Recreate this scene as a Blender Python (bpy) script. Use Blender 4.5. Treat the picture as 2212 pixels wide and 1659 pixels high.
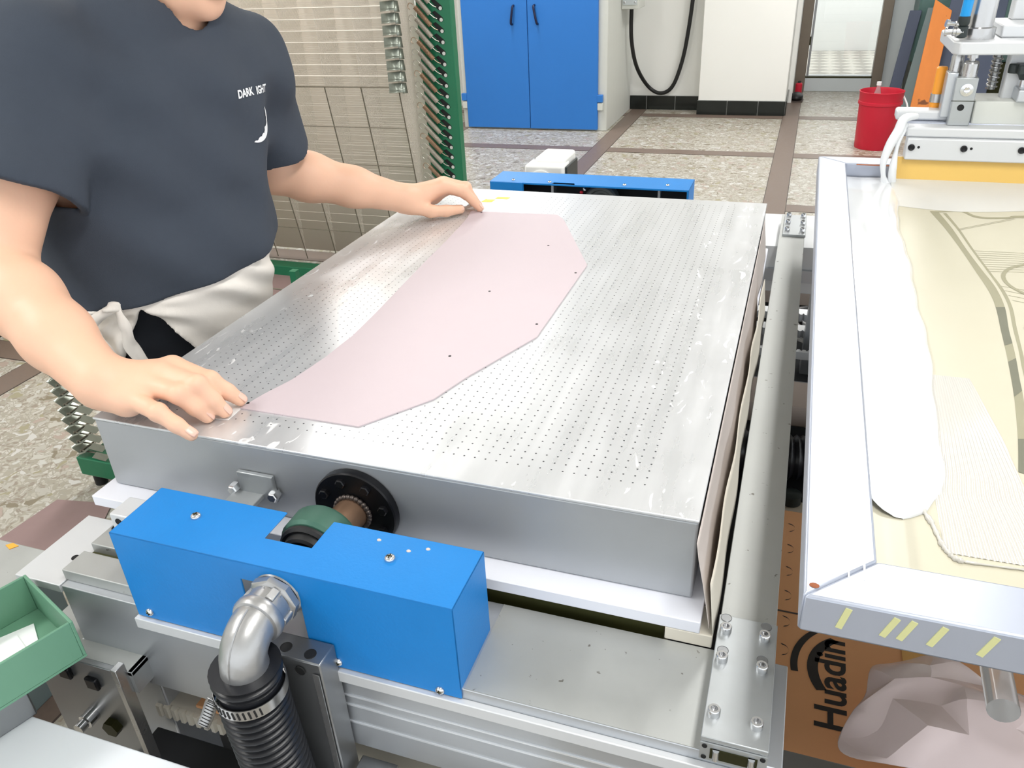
import bpy, bmesh, math, random
import numpy as np
from mathutils import Vector, Matrix
random.seed(7); np.random.seed(7)
scene = bpy.context.scene
col = scene.collection
for o in list(bpy.data.objects): bpy.data.objects.remove(o, do_unlink=True)

# ---------------------------------------------------------------- camera
cam_d = bpy.data.cameras.new('camera'); cam = bpy.data.objects.new('camera', cam_d); col.objects.link(cam)
yaw, pitch, roll = math.radians(-20.351), math.radians(29.187), math.radians(-2.915)
fw = Vector((math.sin(yaw)*math.cos(pitch), math.cos(yaw)*math.cos(pitch), -math.sin(pitch)))
rt = Vector((math.cos(yaw), -math.sin(yaw), 0)); up = rt.cross(fw)
R_ = rt*math.cos(roll)+up*math.sin(roll); U_ = -rt*math.sin(roll)+up*math.cos(roll)
cam.matrix_world = Matrix(((R_.x,U_.x,-fw.x,.8067),(R_.y,U_.y,-fw.y,-.6349),(R_.z,U_.z,-fw.z,1.3564),(0,0,0,1)))
cam_d.sensor_fit = 'HORIZONTAL'; cam_d.sensor_width = 36.0; cam_d.lens = 36.0*1718.9/2212
cam_d.clip_start = .02; cam_d.clip_end = 60
scene.camera = cam

# ---------------------------------------------------------------- world, exposure
wld = bpy.data.worlds.new('world'); scene.world = wld; wld.use_nodes = True
wld.node_tree.nodes['Background'].inputs[0].default_value = (.93,.97,1,1)
wld.node_tree.nodes['Background'].inputs[1].default_value = 1.2
vs = scene.view_settings
vs.view_transform = 'Standard'; vs.look = 'None'; vs.gamma = 1.0; vs.use_curve_mapping = False
vs.exposure = 0.55

# ---------------------------------------------------------------- large lights (tubes of the ceiling lamps are built with the ceiling)
LAMPS = [(-1.4,-.6,2.75,23),(-1.4,2.2,2.75,25),(-1.4,5.0,2.75,30),(1.3,-.4,2.75,18),(1.3,2.4,2.75,20),(1.3,5.2,2.75,28)]
for (x,y,z,p) in LAMPS:
    ld = bpy.data.lights.new('ceiling_tube_light','AREA'); ld.shape='RECTANGLE'; ld.size=.30; ld.size_y=1.5; ld.energy=p; ld.color=(1,.985,.96)
    lo = bpy.data.objects.new('ceiling_tube_light',ld); lo.location=(x,y,z-.055); col.objects.link(lo)

# ---------------------------------------------------------------- helpers
def srgb(r,g,b):
    f=lambda c: (c/255/12.92 if c/255<=.04045 else ((c/255+.055)/1.055)**2.4)
    return (f(r),f(g),f(b),1)
MATS={}
def mat(name, rgb, rough=.5, metal=0.0, var=0.0, vscale=12, bump=0.0, bscale=80, rvar=0.0, stretch=(1,1,1), spec=.5, coat=0, trans=0, ior=1.45, sss=0, spots=None, emit=0):
    """principled material; colour mottled by noise (var), roughness varied (rvar), fine bump; spots=(rgb, scale, threshold)"""
    m=bpy.data.materials.new(name); m.use_nodes=True; nt=m.node_tree; N=nt.nodes; Lk=nt.links; b=N['Principled BSDF']
    c=srgb(*rgb); b.inputs['Base Color'].default_value=c; b.inputs['Roughness'].default_value=rough; b.inputs['Metallic'].default_value=metal
    b.inputs['Specular IOR Level'].default_value=spec; b.inputs['Coat Weight'].default_value=coat; b.inputs['Transmission Weight'].default_value=trans; b.inputs['IOR'].default_value=ior
    if sss: b.inputs['Subsurface Weight'].default_value=sss; b.inputs['Subsurface Radius'].default_value=(.012,.005,.003); b.inputs['Subsurface Scale'].default_value=.6
    if emit: b.inputs['Emission Color'].default_value=c; b.inputs['Emission Strength'].default_value=emit
    tc=N.new('ShaderNodeTexCoord'); mp=N.new('ShaderNodeMapping'); mp.inputs['Scale'].default_value=stretch; Lk.new(tc.outputs['Object'],mp.inputs[0])
    last=None
    if var or rvar:
        nz=N.new('ShaderNodeTexNoise'); nz.inputs['Scale'].default_value=vscale; nz.inputs['Detail'].default_value=5; nz.inputs['Roughness'].default_value=.6; Lk.new(mp.outputs[0],nz.inputs['Vector'])
    if var:
        mx=N.new('ShaderNodeMix'); mx.data_type='RGBA'; Lk.new(nz.outputs['Fac'],mx.inputs['Factor'])
        mx.inputs[6].default_value=tuple(max(0,x*(1-var)) for x in c[:3])+(1,); mx.inputs[7].default_value=tuple(min(1,x*(1+var)) for x in c[:3])+(1,)
        Lk.new(mx.outputs[2],b.inputs['Base Color']); last=mx.outputs[2]
    if spots:
        n2=N.new('ShaderNodeTexNoise'); n2.inputs['Scale'].default_value=spots[1]; n2.inputs['Detail'].default_value=3; Lk.new(tc.outputs['Object'],n2.inputs['Vector'])
        rp=N.new('ShaderNodeValToRGB'); rp.color_ramp.elements[0].position=spots[2]; rp.color_ramp.elements[1].position=spots[2]+.03; Lk.new(n2.outputs['Fac'],rp.inputs[0])
        m2=N.new('ShaderNodeMix'); m2.data_type='RGBA'; Lk.new(rp.outputs[0],m2.inputs['Factor']); m2.inputs[6].default_value=c
        if last: Lk.new(last,m2.inputs[6])
        m2.inputs[7].default_value=srgb(*spots[0]); Lk.new(m2.outputs[2],b.inputs['Base Color'])
    if rvar:
        mr=N.new('ShaderNodeMapRange'); mr.inputs[3].default_value=max(.02,rough-rvar); mr.inputs[4].default_value=min(1,rough+rvar); Lk.new(nz.outputs['Fac'],mr.inputs[0]); Lk.new(mr.outputs[0],b.inputs['Roughness'])
    if bump:
        n3=N.new('ShaderNodeTexNoise'); n3.inputs['Scale'].default_value=bscale; n3.inputs['Detail'].default_value=4; Lk.new(mp.outputs[0],n3.inputs['Vector'])
        bp_=N.new('ShaderNodeBump'); bp_.inputs['Strength'].default_value=bump; bp_.inputs['Distance'].default_value=.002; Lk.new(n3.outputs['Fac'],bp_.inputs['Height']); Lk.new(bp_.outputs[0],b.inputs['Normal'])
    MATS[name]=m; return m

class MB:
    """collects shapes in world coordinates; build() links them as one mesh object"""
    def __init__(s): s.v=[]; s.f=[]
    def add(s,vs,fs):
        n=len(s.v); s.v+= [tuple(p) for p in vs]; s.f+=[tuple(i+n for i in f) for f in fs]; return s
    def box(s,x0,x1,y0,y1,z0,z1,M=None):
        p=[(x,y,z) for x in (x0,x1) for y in (y0,y1) for z in (z0,z1)]
        if M is not None: p=[tuple(M@Vector(q)) for q in p]
        return s.add(p,[(0,1,3,2),(4,6,7,5),(0,4,5,1),(2,3,7,6),(0,2,6,4),(1,5,7,3)])
    def cyl(s,p0,p1,r0,r1=None,n=16,caps=True):
        r1=r0 if r1 is None else r1; p0=Vector(p0);p1=Vector(p1); a,b=frame(p1-p0)
        vs=[];fs=[]
        for p,r in ((p0,r0),(p1,r1)):
            for i in range(n):
                t=2*math.pi*i/n; vs.append(p+a*(r*math.cos(t))+b*(r*math.sin(t)))
        for i in range(n): j=(i+1)%n; fs.append((i,j,n+j,n+i))
        if caps: fs.append(tuple(range(n))[::-1]); fs.append(tuple(range(n,2*n)))
        return s.add(vs,fs)
    def lathe(s,o,axis,prof,n=24,caps=True):
        o=Vector(o); ax=Vector(axis).normalized(); a,b=frame(ax); vs=[];fs=[];m=len(prof)
        for (r,h) in prof:
            for i in range(n):
                t=2*math.pi*i/n; vs.append(o+ax*h+a*(r*math.cos(t))+b*(r*math.sin(t)))
        for k in range(m-1):
            for i in range(n): j=(i+1)%n; fs.append((k*n+i,k*n+j,(k+1)*n+j,(k+1)*n+i))
        if caps: fs.append(tuple(range(n))[::-1]); fs.append(tuple(range((m-1)*n,m*n)))
        return s.add(vs,fs)
    def tube(s,pts,r,n=8,closed=False,caps=True):
        P=[Vector(p) for p in pts]; m=len(P); rr=r if isinstance(r,(list,tuple)) else [r]*m
        vs=[];fs=[]; prev=None
        for k in range(m):
            if closed: t=P[(k+1)%m]-P[k-1]
            else: t=P[min(k+1,m-1)]-P[max(k-1,0)]
            t.normalize()
            if prev is None: a,b=frame(t)
            else:
                a=prev-t*prev.dot(t)
                if a.length<1e-6: a,b=frame(t)
                a.normalize(); b=t.cross(a)
            prev=a
            for i in range(n):
                q=2*math.pi*i/n; vs.append(P[k]+a*(rr[k]*math.cos(q))+b*(rr[k]*math.sin(q)))
        for k in range(m if closed else m-1):
            k2=(k+1)%m
            for i in range(n): j=(i+1)%n; fs.append((k*n+i,k*n+j,k2*n+j,k2*n+i))
        if caps and not closed: fs.append(tuple(range(n))[::-1]); fs.append(tuple(range((m-1)*n,m*n)))
        return s.add(vs,fs)
    def prism(s,poly,h0,h1,M=None):
        """polygon in local xy, extruded local z; M places it"""
        n=len(poly); p=[(x,y,h0) for x,y in poly]+[(x,y,h1) for x,y in poly]
        if M is not None: p=[tuple(M@Vector(q)) for q in p]
        return s.add(p,[tuple(range(n))[::-1],tuple(range(n,2*n))]+[(i,(i+1)%n,n+(i+1)%n,n+i) for i in range(n)])
    def sphere(s,c,r,nu=16,nv=10):
        r=(r,r,r) if not isinstance(r,(tuple,list)) else r; vs=[];fs=[]
        for j in range(1,nv):
            a=math.pi*j/nv
            for i in range(nu): b=2*math.pi*i/nu; vs.append((c[0]+r[0]*math.sin(a)*math.cos(b),c[1]+r[1]*math.sin(a)*math.sin(b),c[2]+r[2]*math.cos(a)))
        for j in range(nv-2):
            for i in range(nu): k=(i+1)%nu; fs.append((j*nu+i,(j+1)*nu+i,(j+1)*nu+k,j*nu+k))
        t=len(vs); vs+=[(c[0],c[1],c[2]+r[2]),(c[0],c[1],c[2]-r[2])]
        for i in range(nu): k=(i+1)%nu; fs.append((t,i,k)); fs.append((t+1,(nv-2)*nu+k,(nv-2)*nu+i))
        return s.add(vs,fs)
    def grid(s,fn,nu,nv):
        vs=[fn(i/nu,j/nv) for j in range(nv+1) for i in range(nu+1)]; w=nu+1
        return s.add(vs,[(j*w+i,j*w+i+1,(j+1)*w+i+1,(j+1)*w+i) for j in range(nv) for i in range(nu)])
    def mesh(s,name,smooth=None):
        me=bpy.data.meshes.new(name); me.from_pydata(s.v,[],s.f); me.validate()
        bm=bmesh.new(); bm.from_mesh(me); bmesh.ops.recalc_face_normals(bm,faces=bm.faces); bm.to_mesh(me); bm.free()
        if smooth is not None:
            me.shade_smooth(); me.set_sharp_from_angle(angle=math.radians(smooth))
        me.update(); return me
    def build(s,name,m,parent=None,smooth=40,bevel=0,seg=2,thick=0):
        o=bpy.data.objects.new(name,s.mesh(name,smooth)); col.objects.link(o)
        o.data.materials.append(MATS[m] if isinstance(m,str) else m)
        if parent is not None: o.parent=parent; o.matrix_parent_inverse=parent.matrix_basis.inverted() if parent.parent is None else Matrix.Identity(4)
        if thick: md=o.modifiers.new('solid','SOLIDIFY'); md.thickness=thick; md.offset=0
        if bevel: md=o.modifiers.new('bevel','BEVEL'); md.width=bevel; md.segments=seg; md.limit_method='ANGLE'; md.angle_limit=math.radians(40)
        return o
def frame(t):
    t=Vector(t).normalized(); h=Vector((0,0,1)) if abs(t.z)<.9 else Vector((1,0,0))
    a=h.cross(t).normalized(); return a,t.cross(a)
def place(x,y,z,rz=0,rx=0,ry=0): return Matrix.Translation((x,y,z))@Matrix.Rotation(rz,4,'Z')@Matrix.Rotation(rx,4,'X')@Matrix.Rotation(ry,4,'Y')
def tag(o,label=None,cat=None,group=None,kind=None):
    if label: o['label']=label
    if cat: o['category']=cat
    if group: o['group']=group
    if kind: o['kind']=kind
    return o
def thing(name,label,cat,loc,group=None):
    e=bpy.data.objects.new(name,None); e.empty_display_size=.05; e.location=loc; col.objects.link(e)
    bpy.context.view_layer.update() if False else None
    e.matrix_basis=Matrix.Translation(loc)
    return tag(e,label,cat,group)
def dupl(o,parent,delta,name=None):
    """copy of a part shifted by delta (world)"""
    c=o.copy(); col.objects.link(c); c.parent=parent; c.matrix_parent_inverse=o.matrix_parent_inverse.copy() if parent==o.parent else parent.matrix_basis.inverted()
    c.location=Vector(o.location)+Vector(delta); return c
def smoothpath(pts,n=8,closed=False):
    """catmull-rom"""
    P=[Vector(p) for p in pts]; out=[]
    m=len(P)
    for i in range(m if closed else m-1):
        p0=P[i-1] if (i>0 or closed) else P[0]; p1=P[i]; p2=P[(i+1)%m]; p3=P[(i+2)%m] if (closed or i+2<m) else P[-1]
        for k in range(n):
            t=k/n; out.append(.5*((2*p1)+(-p0+p2)*t+(2*p0-5*p1+4*p2-p3)*t*t+(-p0+3*p1-3*p2+p3)*t**3))
    if not closed: out.append(P[-1])
    return out
def text_mesh(body,size,bold=0.0):
    c=bpy.data.curves.new('t','FONT'); c.body=body; c.size=size; c.offset=bold; c.align_x='CENTER'; c.align_y='CENTER'; c.resolution_u=4
    o=bpy.data.objects.new('t',c); col.objects.link(o); dg=bpy.context.evaluated_depsgraph_get(); me=bpy.data.meshes.new_from_object(o.evaluated_get(dg)); bpy.data.objects.remove(o)
    v=[tuple(q.co) for q in me.vertices]; f=[tuple(p.vertices) for p in me.polygons]; bpy.data.meshes.remove(me); return v,f
def screw(parent,p,axis,r=.005,m='chrome',name='screw'):
    b=MB(); ax=Vector(axis); b.lathe(p,ax,[(r*.98,0),(r,.25*r),(r*.85,.55*r),(r*.4,.75*r)],14); o=b.build(name,m,parent)
    q=Vector(p)+ax.normalized()*(.72*r); a,c=frame(ax); d=MB()
    M=Matrix((( a.x,c.x,ax.x,q.x),(a.y,c.y,ax.y,q.y),(a.z,c.z,ax.z,q.z),(0,0,0,1)))
    d.box(-r*.5,r*.5,-r*.1,r*.1,-r*.1,r*.08,M).box(-r*.1,r*.1,-r*.5,r*.5,-r*.1,r*.075,M); d.build('cross_slot','dark_metal',parent)
    return o
def cap_bolt(parent,p,axis,r=.006,h=.007,m='chrome'):
    """socket head bolt: knurled head with a hollow"""
    b=MB(); b.lathe(p,axis,[(r,0),(r,h*.85),(r*.88,h),(r*.55,h),(r*.5,h*.35),(.0003,h*.35)],18,caps=False); o=b.build('bolt',m,parent,smooth=35); return o
def hole(parent,p,axis,r=.005,m='hole_dark',name='hole'):
    b=MB(); b.lathe(p,axis,[(r*1.06,-.0005),(r*1.06,.0006),(r,.0008),(r*.97,.0004)],16); return b.build(name,m,parent)

# ---------------------------------------------------------------- materials
mat('wall_paint',(236,236,232),.75,var=.03,vscale=2)
mat('wall_grey',(196,202,204),.7,var=.05,vscale=2)
mat('ceiling_paint',(240,240,238),.85)
mat('black_tile',(28,32,30),.12,var=.2,vscale=6)
mat('grout',(150,152,148),.8)
mat('strip_stone',(118,102,92),.4,var=.18,vscale=60,rvar=.1)
mat('strip_line',(70,60,55),.5)
mat('door_frame',(120,110,98),.4,metal=.35,var=.1)
mat('blue_cabinet',(44,118,200),.45,var=.05,vscale=3,bump=.04,bscale=300)
mat('cabinet_grey',(206,208,202),.5,var=.03)
mat('handle_dark',(18,24,60),.25)
mat('blue_guard',(16,124,200),.46,var=.06,vscale=20,bump=.12,bscale=260)
mat('aluminium',(196,200,205),.38,metal=.75,var=.06,vscale=9,rvar=.1)
mat('aluminium_dull',(178,180,178),.5,metal=.55,var=.1,vscale=14,rvar=.12,spots=((120,118,112),90,.70))
mat('aluminium_white',(212,214,216),.42,metal=.25,var=.03,vscale=6)
mat('frame_silver',(176,182,196),.36,metal=.45,var=.04,vscale=5,rvar=.08,stretch=(1,.2,1))
mat('groove_line',(235,238,242),.3,metal=.6)
mat('steel_side',(172,175,178),.45,metal=.55,var=.14,vscale=5,rvar=.1,bump=.03,bscale=40)
mat('steel',(150,152,154),.35,metal=.85,var=.1,vscale=20,rvar=.1)
mat('steel_bright',(190,190,190),.25,metal=.9,var=.1,vscale=30,rvar=.1)
mat('galvanised',(176,180,182),.42,metal=.7,var=.12,vscale=25,rvar=.12)
mat('chrome',(215,216,218),.18,metal=.95)
mat('cast_fitting',(176,176,176),.36,metal=.8,var=.1,vscale=30,bump=.15,bscale=120)
mat('black_iron',(24,24,27),.3,metal=.4,var=.3,vscale=30)
mat('rusty_pipe',(150,120,98),.38,metal=.7,var=.45,vscale=22,rvar=.15,stretch=(1,.35,1))
mat('weld',(92,84,80),.4,metal=.7,var=.3,vscale=80)
mat('bearing_green',(60,98,84),.5,metal=.2,var=.3,vscale=25,bump=.2,bscale=70)
mat('rubber',(24,25,27),.5)
mat('hose_black',(30,31,35),.3,var=.15,vscale=20)
mat('dark_metal',(48,48,22),.45,metal=.6)
mat('wheel_grey',(92,96,96),.35,metal=.3)
mat('dark_gap',(62,62,27),.6,var=.15,vscale=6)
mat('hole_dark',(22,22,23),.7)
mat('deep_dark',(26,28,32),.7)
mat('board_white',(226,228,236),.6,var=.03,vscale=5)
mat('cream_foam',(216,210,196),.7,var=.03)
mat('skirt_paper',(206,196,190),.7,var=.06,vscale=10)
mat('pink_sheet',(200,186,191),.55,var=.015,vscale=30,bump=.03,bscale=500)
mat('sheet_back',(148,124,122),.6,var=.05,vscale=30)
mat('paper_white',(240,242,242),.6)
mat('tape_yellow',(226,206,84),.5)
mat('tag_orange',(240,170,60),.5)
mat('rack_green',(30,112,78),.4,var=.1,vscale=8)
mat('wire_metal',(120,114,100),.4,metal=.5)
mat('wire_thin',(222,214,202),.5,metal=.2)
mat('glass',(250,252,252),.0,trans=1.0,ior=1.45)
mat('clip_metal',(150,156,146),.35,metal=.7,var=.1,vscale=30)
mat('spring_metal',(206,200,190),.32,metal=.6,var=.12,vscale=25)
mat('spring_copper',(200,178,158),.3,metal=.8,var=.12,vscale=25)
mat('rack_backing',(240,230,216),.6,var=.05,vscale=3)
mat('tray_green',(104,150,124),.5,var=.1,vscale=6,bump=.05,bscale=90)
mat('deck_white',(226,229,232),.5,var=.03,vscale=4)
mat('board_brown',(182,168,158),.75,var=.06,vscale=6)
mat('cardboard',(236,176,126),.8,var=.08,vscale=9,bump=.1,bscale=60)
mat('cardboard_print',(52,48,46),.7)
mat('kraft_tape',(226,176,104),.5,var=.06)
mat('pink_film',(242,224,224),.25,var=.03,vscale=8)
mat('clear_plastic',(236,236,236),.15,trans=.75,ior=1.3)
mat('bucket_red',(196,28,52),.42,var=.06,vscale=6)
mat('plank_orange',(214,128,60),.7,var=.12,vscale=5,stretch=(3,3,.4),spots=((120,70,40),7,.68))
mat('panel_dark',(70,78,98),.55,var=.1,vscale=3)
mat('panel_green',(104,118,118),.5,var=.1,vscale=3)
mat('machine_teal',(84,112,108),.4,var=.15,vscale=4)
mat('shirt_navy',(58,65,76),.9,var=.05,vscale=60,bump=.25,bscale=900)
mat('print_white',(236,238,240),.6)
mat('apron_cream',(240,234,226),.85,var=.02,vscale=20,bump=.08,bscale=500)
mat('trouser_black',(34,38,46),.85,var=.08,vscale=30)
mat('shoe_black',(30,30,32),.5)
mat('hair_black',(24,22,22),.45,bump=.5,bscale=120,stretch=(6,6,1))
mat('nail',(232,190,172),.25,var=.02)
mat('eye_white',(235,232,228),.15)
mat('iris_dark',(40,28,22),.1)
mat('lip',(190,120,112),.4)
mat('ink_white',(226,228,230),.12,coat=.5,spec=.6)
mat('ink_thin',(214,215,212),.3,var=.02,coat=.2)
mat('ink_film',(204,201,194),.16,coat=.5,var=.05,vscale=30,stretch=(8,.5,1))
mat('squeegee_yellow',(226,186,98),.35,var=.06,vscale=8)
mat('tube_blue',(30,150,222),.2)
mat('tube_orange',(240,158,52),.35)
mat('knob_black',(40,48,48),.4)
mat('motor_white',(236,236,232),.4)
mat('cable_black',(26,26,26),.45)
mat('box_beige',(222,200,164),.7,var=.05)
mat('stencil_tan',(150,146,120),.45,var=.08,vscale=14)
mat('stencil_dark',(108,108,90),.4,var=.15,vscale=10)
mat('stain_yellow',(206,206,150),.6)
mat('rust_stain',(150,86,52),.7,var=.3,vscale=60)
mat('lamp_white',(250,250,248),.4,emit=6)

def skin_mat():
    m=mat('skin',(232,186,158),.46,var=.06,vscale=9,bump=.06,bscale=260,sss=.12); return m
skin_mat()
# ---------------------------------------------------------------- special surface materials
def terrazzo():
    m=bpy.data.materials.new('terrazzo'); m.use_nodes=True; nt=m.node_tree; N=nt.nodes; L=nt.links; b=N['Principled BSDF']
    tc=N.new('ShaderNodeTexCoord')
    dn=N.new('ShaderNodeTexNoise'); dn.inputs['Scale'].default_value=16; dn.inputs['Detail'].default_value=2; L.new(tc.outputs['Object'],dn.inputs['Vector'])
    md=N.new('ShaderNodeMix'); md.data_type='RGBA'; md.blend_type='LINEAR_LIGHT'; md.inputs['Factor'].default_value=.045; L.new(tc.outputs['Object'],md.inputs[6]); L.new(dn.outputs['Color'],md.inputs[7])
    prev=None
    def rampcols(cols):
        r=N.new('ShaderNodeValToRGB'); r.color_ramp.interpolation='CONSTANT'; e=r.color_ramp.elements
        e[0].position=0; e[0].color=srgb(*cols[0]); e[1].position=1/len(cols); e[1].color=srgb(*cols[1])
        for i,c in enumerate(cols[2:],2): q=e.new(i/len(cols)); q.color=srgb(*c)
        return r
    base=N.new('ShaderNodeTexNoise'); base.inputs['Scale'].default_value=3.5; base.inputs['Detail'].default_value=3; L.new(tc.outputs['Object'],base.inputs['Vector'])
    bm_=N.new('ShaderNodeMix'); bm_.data_type='RGBA'; L.new(base.outputs['Fac'],bm_.inputs['Factor']); bm_.inputs[6].default_value=srgb(153,146,132); bm_.inputs[7].default_value=srgb(170,165,153); prev=bm_.outputs[2]
    for sc,edge,cols,keep in ((70,.10,[(186,182,172),(161,154,139),(179,174,161),(146,135,121),(193,189,180)],.0),(26,.13,[(194,193,186),(179,175,165),(154,147,120),(187,184,174),(170,153,142),(130,120,100),(198,196,191)],.42)):
        v=N.new('ShaderNodeTexVoronoi'); v.inputs['Scale'].default_value=sc; L.new(md.outputs[2],v.inputs['Vector'])
        v2=N.new('ShaderNodeTexVoronoi'); v2.feature='DISTANCE_TO_EDGE'; v2.inputs['Scale'].default_value=sc; L.new(md.outputs[2],v2.inputs['Vector'])
        sp=N.new('ShaderNodeSeparateColor'); L.new(v.outputs['Color'],sp.inputs[0])
        rc=rampcols(cols); L.new(sp.outputs[0],rc.inputs[0])
        g1=N.new('ShaderNodeMath'); g1.operation='GREATER_THAN'; g1.inputs[1].default_value=edge; L.new(v2.outputs['Distance'],g1.inputs[0])
        g2=N.new('ShaderNodeMath'); g2.operation='GREATER_THAN'; g2.inputs[1].default_value=keep; L.new(sp.outputs[1],g2.inputs[0])
        mu=N.new('ShaderNodeMath'); mu.operation='MULTIPLY'; L.new(g1.outputs[0],mu.inputs[0]); L.new(g2.outputs[0],mu.inputs[1])
        mx=N.new('ShaderNodeMix'); mx.data_type='RGBA'; L.new(mu.outputs[0],mx.inputs['Factor']); L.new(prev,mx.inputs[6]); L.new(rc.outputs[0],mx.inputs[7]); prev=mx.outputs[2]
    L.new(prev,b.inputs['Base Color']); b.inputs['Roughness'].default_value=.34
    MATS['terrazzo']=m
terrazzo()
def perforated():
    m=bpy.data.materials.new('perforated_aluminium'); m.use_nodes=True; nt=m.node_tree; N=nt.nodes; L=nt.links; b=N['Principled BSDF']
    tc=N.new('ShaderNodeTexCoord'); sp=N.new('ShaderNodeSeparateXYZ'); L.new(tc.outputs['Object'],sp.inputs[0])
    def M(op,a,bv=None,c=None):
        n=N.new('ShaderNodeMath'); n.operation=op
        for i,x in enumerate((a,bv,c)):
            if x is None: continue
            if isinstance(x,(int,float)): n.inputs[i].default_value=x
            else: L.new(x,n.inputs[i])
        return n.outputs[0]
    X,Y=sp.outputs[0],sp.outputs[1]; S=.0128
    fx=M('SUBTRACT',M('FRACT',M('DIVIDE',X,S)),.5); fy=M('SUBTRACT',M('FRACT',M('DIVIDE',Y,S)),.5)
    d=M('SQRT',M('ADD',M('MULTIPLY',fx,fx),M('MULTIPLY',fy,fy)))
    dot=M('LESS_THAN',d,.085)
    inx=M('MULTIPLY',M('GREATER_THAN',X,.05),M('LESS_THAN',X,.70)); iny=M('MULTIPLY',M('GREATER_THAN',Y,.036),M('LESS_THAN',Y,1.045))
    dot=M('MULTIPLY',dot,M('MULTIPLY',inx,iny))
    mp=N.new('ShaderNodeMapping'); mp.inputs['Scale'].default_value=(26,2.2,1); L.new(tc.outputs['Object'],mp.inputs[0])
    n1=N.new('ShaderNodeTexNoise'); n1.inputs['Scale'].default_value=1.6; n1.inputs['Detail'].default_value=6; L.new(mp.outputs[0],n1.inputs['Vector'])
    n2=N.new('ShaderNodeTexNoise'); n2.inputs['Scale'].default_value=14; n2.inputs['Detail'].default_value=5; L.new(tc.outputs['Object'],n2.inputs['Vector'])
    # wiped-on film smears and scratches near the rim
    mp3=N.new('ShaderNodeMapping'); mp3.inputs['Scale'].default_value=(2.2,.7,1); L.new(tc.outputs['Object'],mp3.inputs[0]); n3=N.new('ShaderNodeTexNoise'); n3.inputs['Scale'].default_value=38; n3.inputs['Detail'].default_value=3; n3.inputs['Distortion'].default_value=1.0; L.new(mp3.outputs[0],n3.inputs['Vector'])
    sm=N.new('ShaderNodeValToRGB'); sm.color_ramp.elements[0].position=.64; sm.color_ramp.elements[1].position=.70; L.new(n3.outputs['Fac'],sm.inputs[0])
    rim=M('MAXIMUM',M('MAXIMUM',M('LESS_THAN',X,.14),M('GREATER_THAN',X,.66)),M('LESS_THAN',Y,.05))
    smear=M('MULTIPLY',sm.outputs[0],rim)
    mr=N.new('ShaderNodeMapRange'); mr.inputs[3].default_value=.16; mr.inputs[4].default_value=.46; L.new(n1.outputs['Fac'],mr.inputs[0])
    ro=M('ADD',mr.outputs[0],M('MULTIPLY',M('SUBTRACT',n2.outputs['Fac'],.5),.18)); ro=M('ADD',ro,M('MULTIPLY',smear,.25))
    L.new(ro,b.inputs['Roughness'])
    c=N.new('ShaderNodeMix'); c.data_type='RGBA'; L.new(n1.outputs['Fac'],c.inputs['Factor']); c.inputs[6].default_value=srgb(204,206,208); c.inputs[7].default_value=srgb(224,225,227)
    c1=N.new('ShaderNodeMix'); c1.data_type='RGBA'; L.new(M('MULTIPLY',smear,.5),c1.inputs['Factor']); L.new(c.outputs[2],c1.inputs[6]); c1.inputs[7].default_value=srgb(236,236,236)
    c2=N.new('ShaderNodeMix'); c2.data_type='RGBA'; L.new(dot,c2.inputs['Factor']); L.new(c1.outputs[2],c2.inputs[6]); c2.inputs[7].default_value=srgb(58,60,64)
    L.new(c2.outputs[2],b.inputs['Base Color'])
    me=M('SUBTRACT',.48,M('ADD',M('MULTIPLY',dot,.6),M('MULTIPLY',smear,.35))); L.new(me,b.inputs['Metallic'])
    bu=N.new('ShaderNodeBump'); bu.inputs['Strength'].default_value=.18; bu.inputs['Distance'].default_value=.0012; L.new(M('ADD',M('MULTIPLY',smear,.4),M('MULTIPLY',n2.outputs['Fac'],.18)),bu.inputs['Height']); L.new(bu.outputs[0],b.inputs['Normal'])
    MATS['perforated']=m
perforated()
def mesh_cloth():
    m=mat('screen_mesh',(196,191,170),.45,var=.04,vscale=5,coat=.1)
mesh_cloth()

# ---------------------------------------------------------------- room shell
def struct(name,mb,m,**k): return tag(mb.build(name,m,**k),kind='structure')
X0,X1,Y0,Y1,ZC=-3.6,4.2,-4.2,6.62,2.85
fl=struct('floor',MB().box(X0,X1,Y0,7.66,-.05,0),'terrazzo')
tag(fl,'beige terrazzo floor divided by brown stone strips','floor')
def strip(x0,x1,y0,y1):
    b=MB().box(x0,x1,y0,y1,-.004,.0016); o=b.build('strip','strip_stone',fl)
    l=MB(); w=.004
    if x1-x0<y1-y0: l.box(x0-w,x0,y0,y1,-.004,.0012).box(x1,x1+w,y0,y1,-.004,.0012)
    else: l.box(x0,x1,y0-w,y0,-.004,.0010).box(x0,x1,y1,y1+w,-.004,.0010)
    l.build('joint_line','strip_line',o)
SX=[-3.18,-1.93,-.613,.66,1.93,3.20]; SY=[-2.4,-1.15,.095,1.34,2.585,3.83,5.03,6.30]
for x in SX: strip(x,x+.12,Y0,7.6 if x>.6 else Y1-.02)
for y in SY:
    xs=[X0]+sum([[x,x+.12] for x in SX],[])+[X1]
    for a,b in zip(xs[0::2],xs[1::2]): strip(a+.004,b-.004,y,y+.12)
wb=struct('wall_back',MB().box(X0,-.02,Y1,Y1+.15,0,ZC),'wall_paint'); tag(wb,'white painted back wall beside the blue cabinet','wall')
wp=struct('wall_pillar',MB().box(-.03,.664,6.43,7.0,0,ZC),'wall_paint',bevel=.004); tag(wp,'white square pillar projecting from the back wall','pillar')
wr=struct('wall_recess',MB().box(.60,.70,7.0,7.8,0,ZC).box(.60,.66,6.9,7.0,0,ZC),'wall_paint'); tag(wr,'white side wall of the recess beside the pillar','wall')
wd=MB().box(1.40,X1,7.65,7.8,0,ZC).box(.70,1.40,7.65,7.8,2.1,ZC); o=struct('wall_right_back',wd,'wall_grey'); tag(o,'grey wall to the right of the glass doorway','wall')
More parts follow.
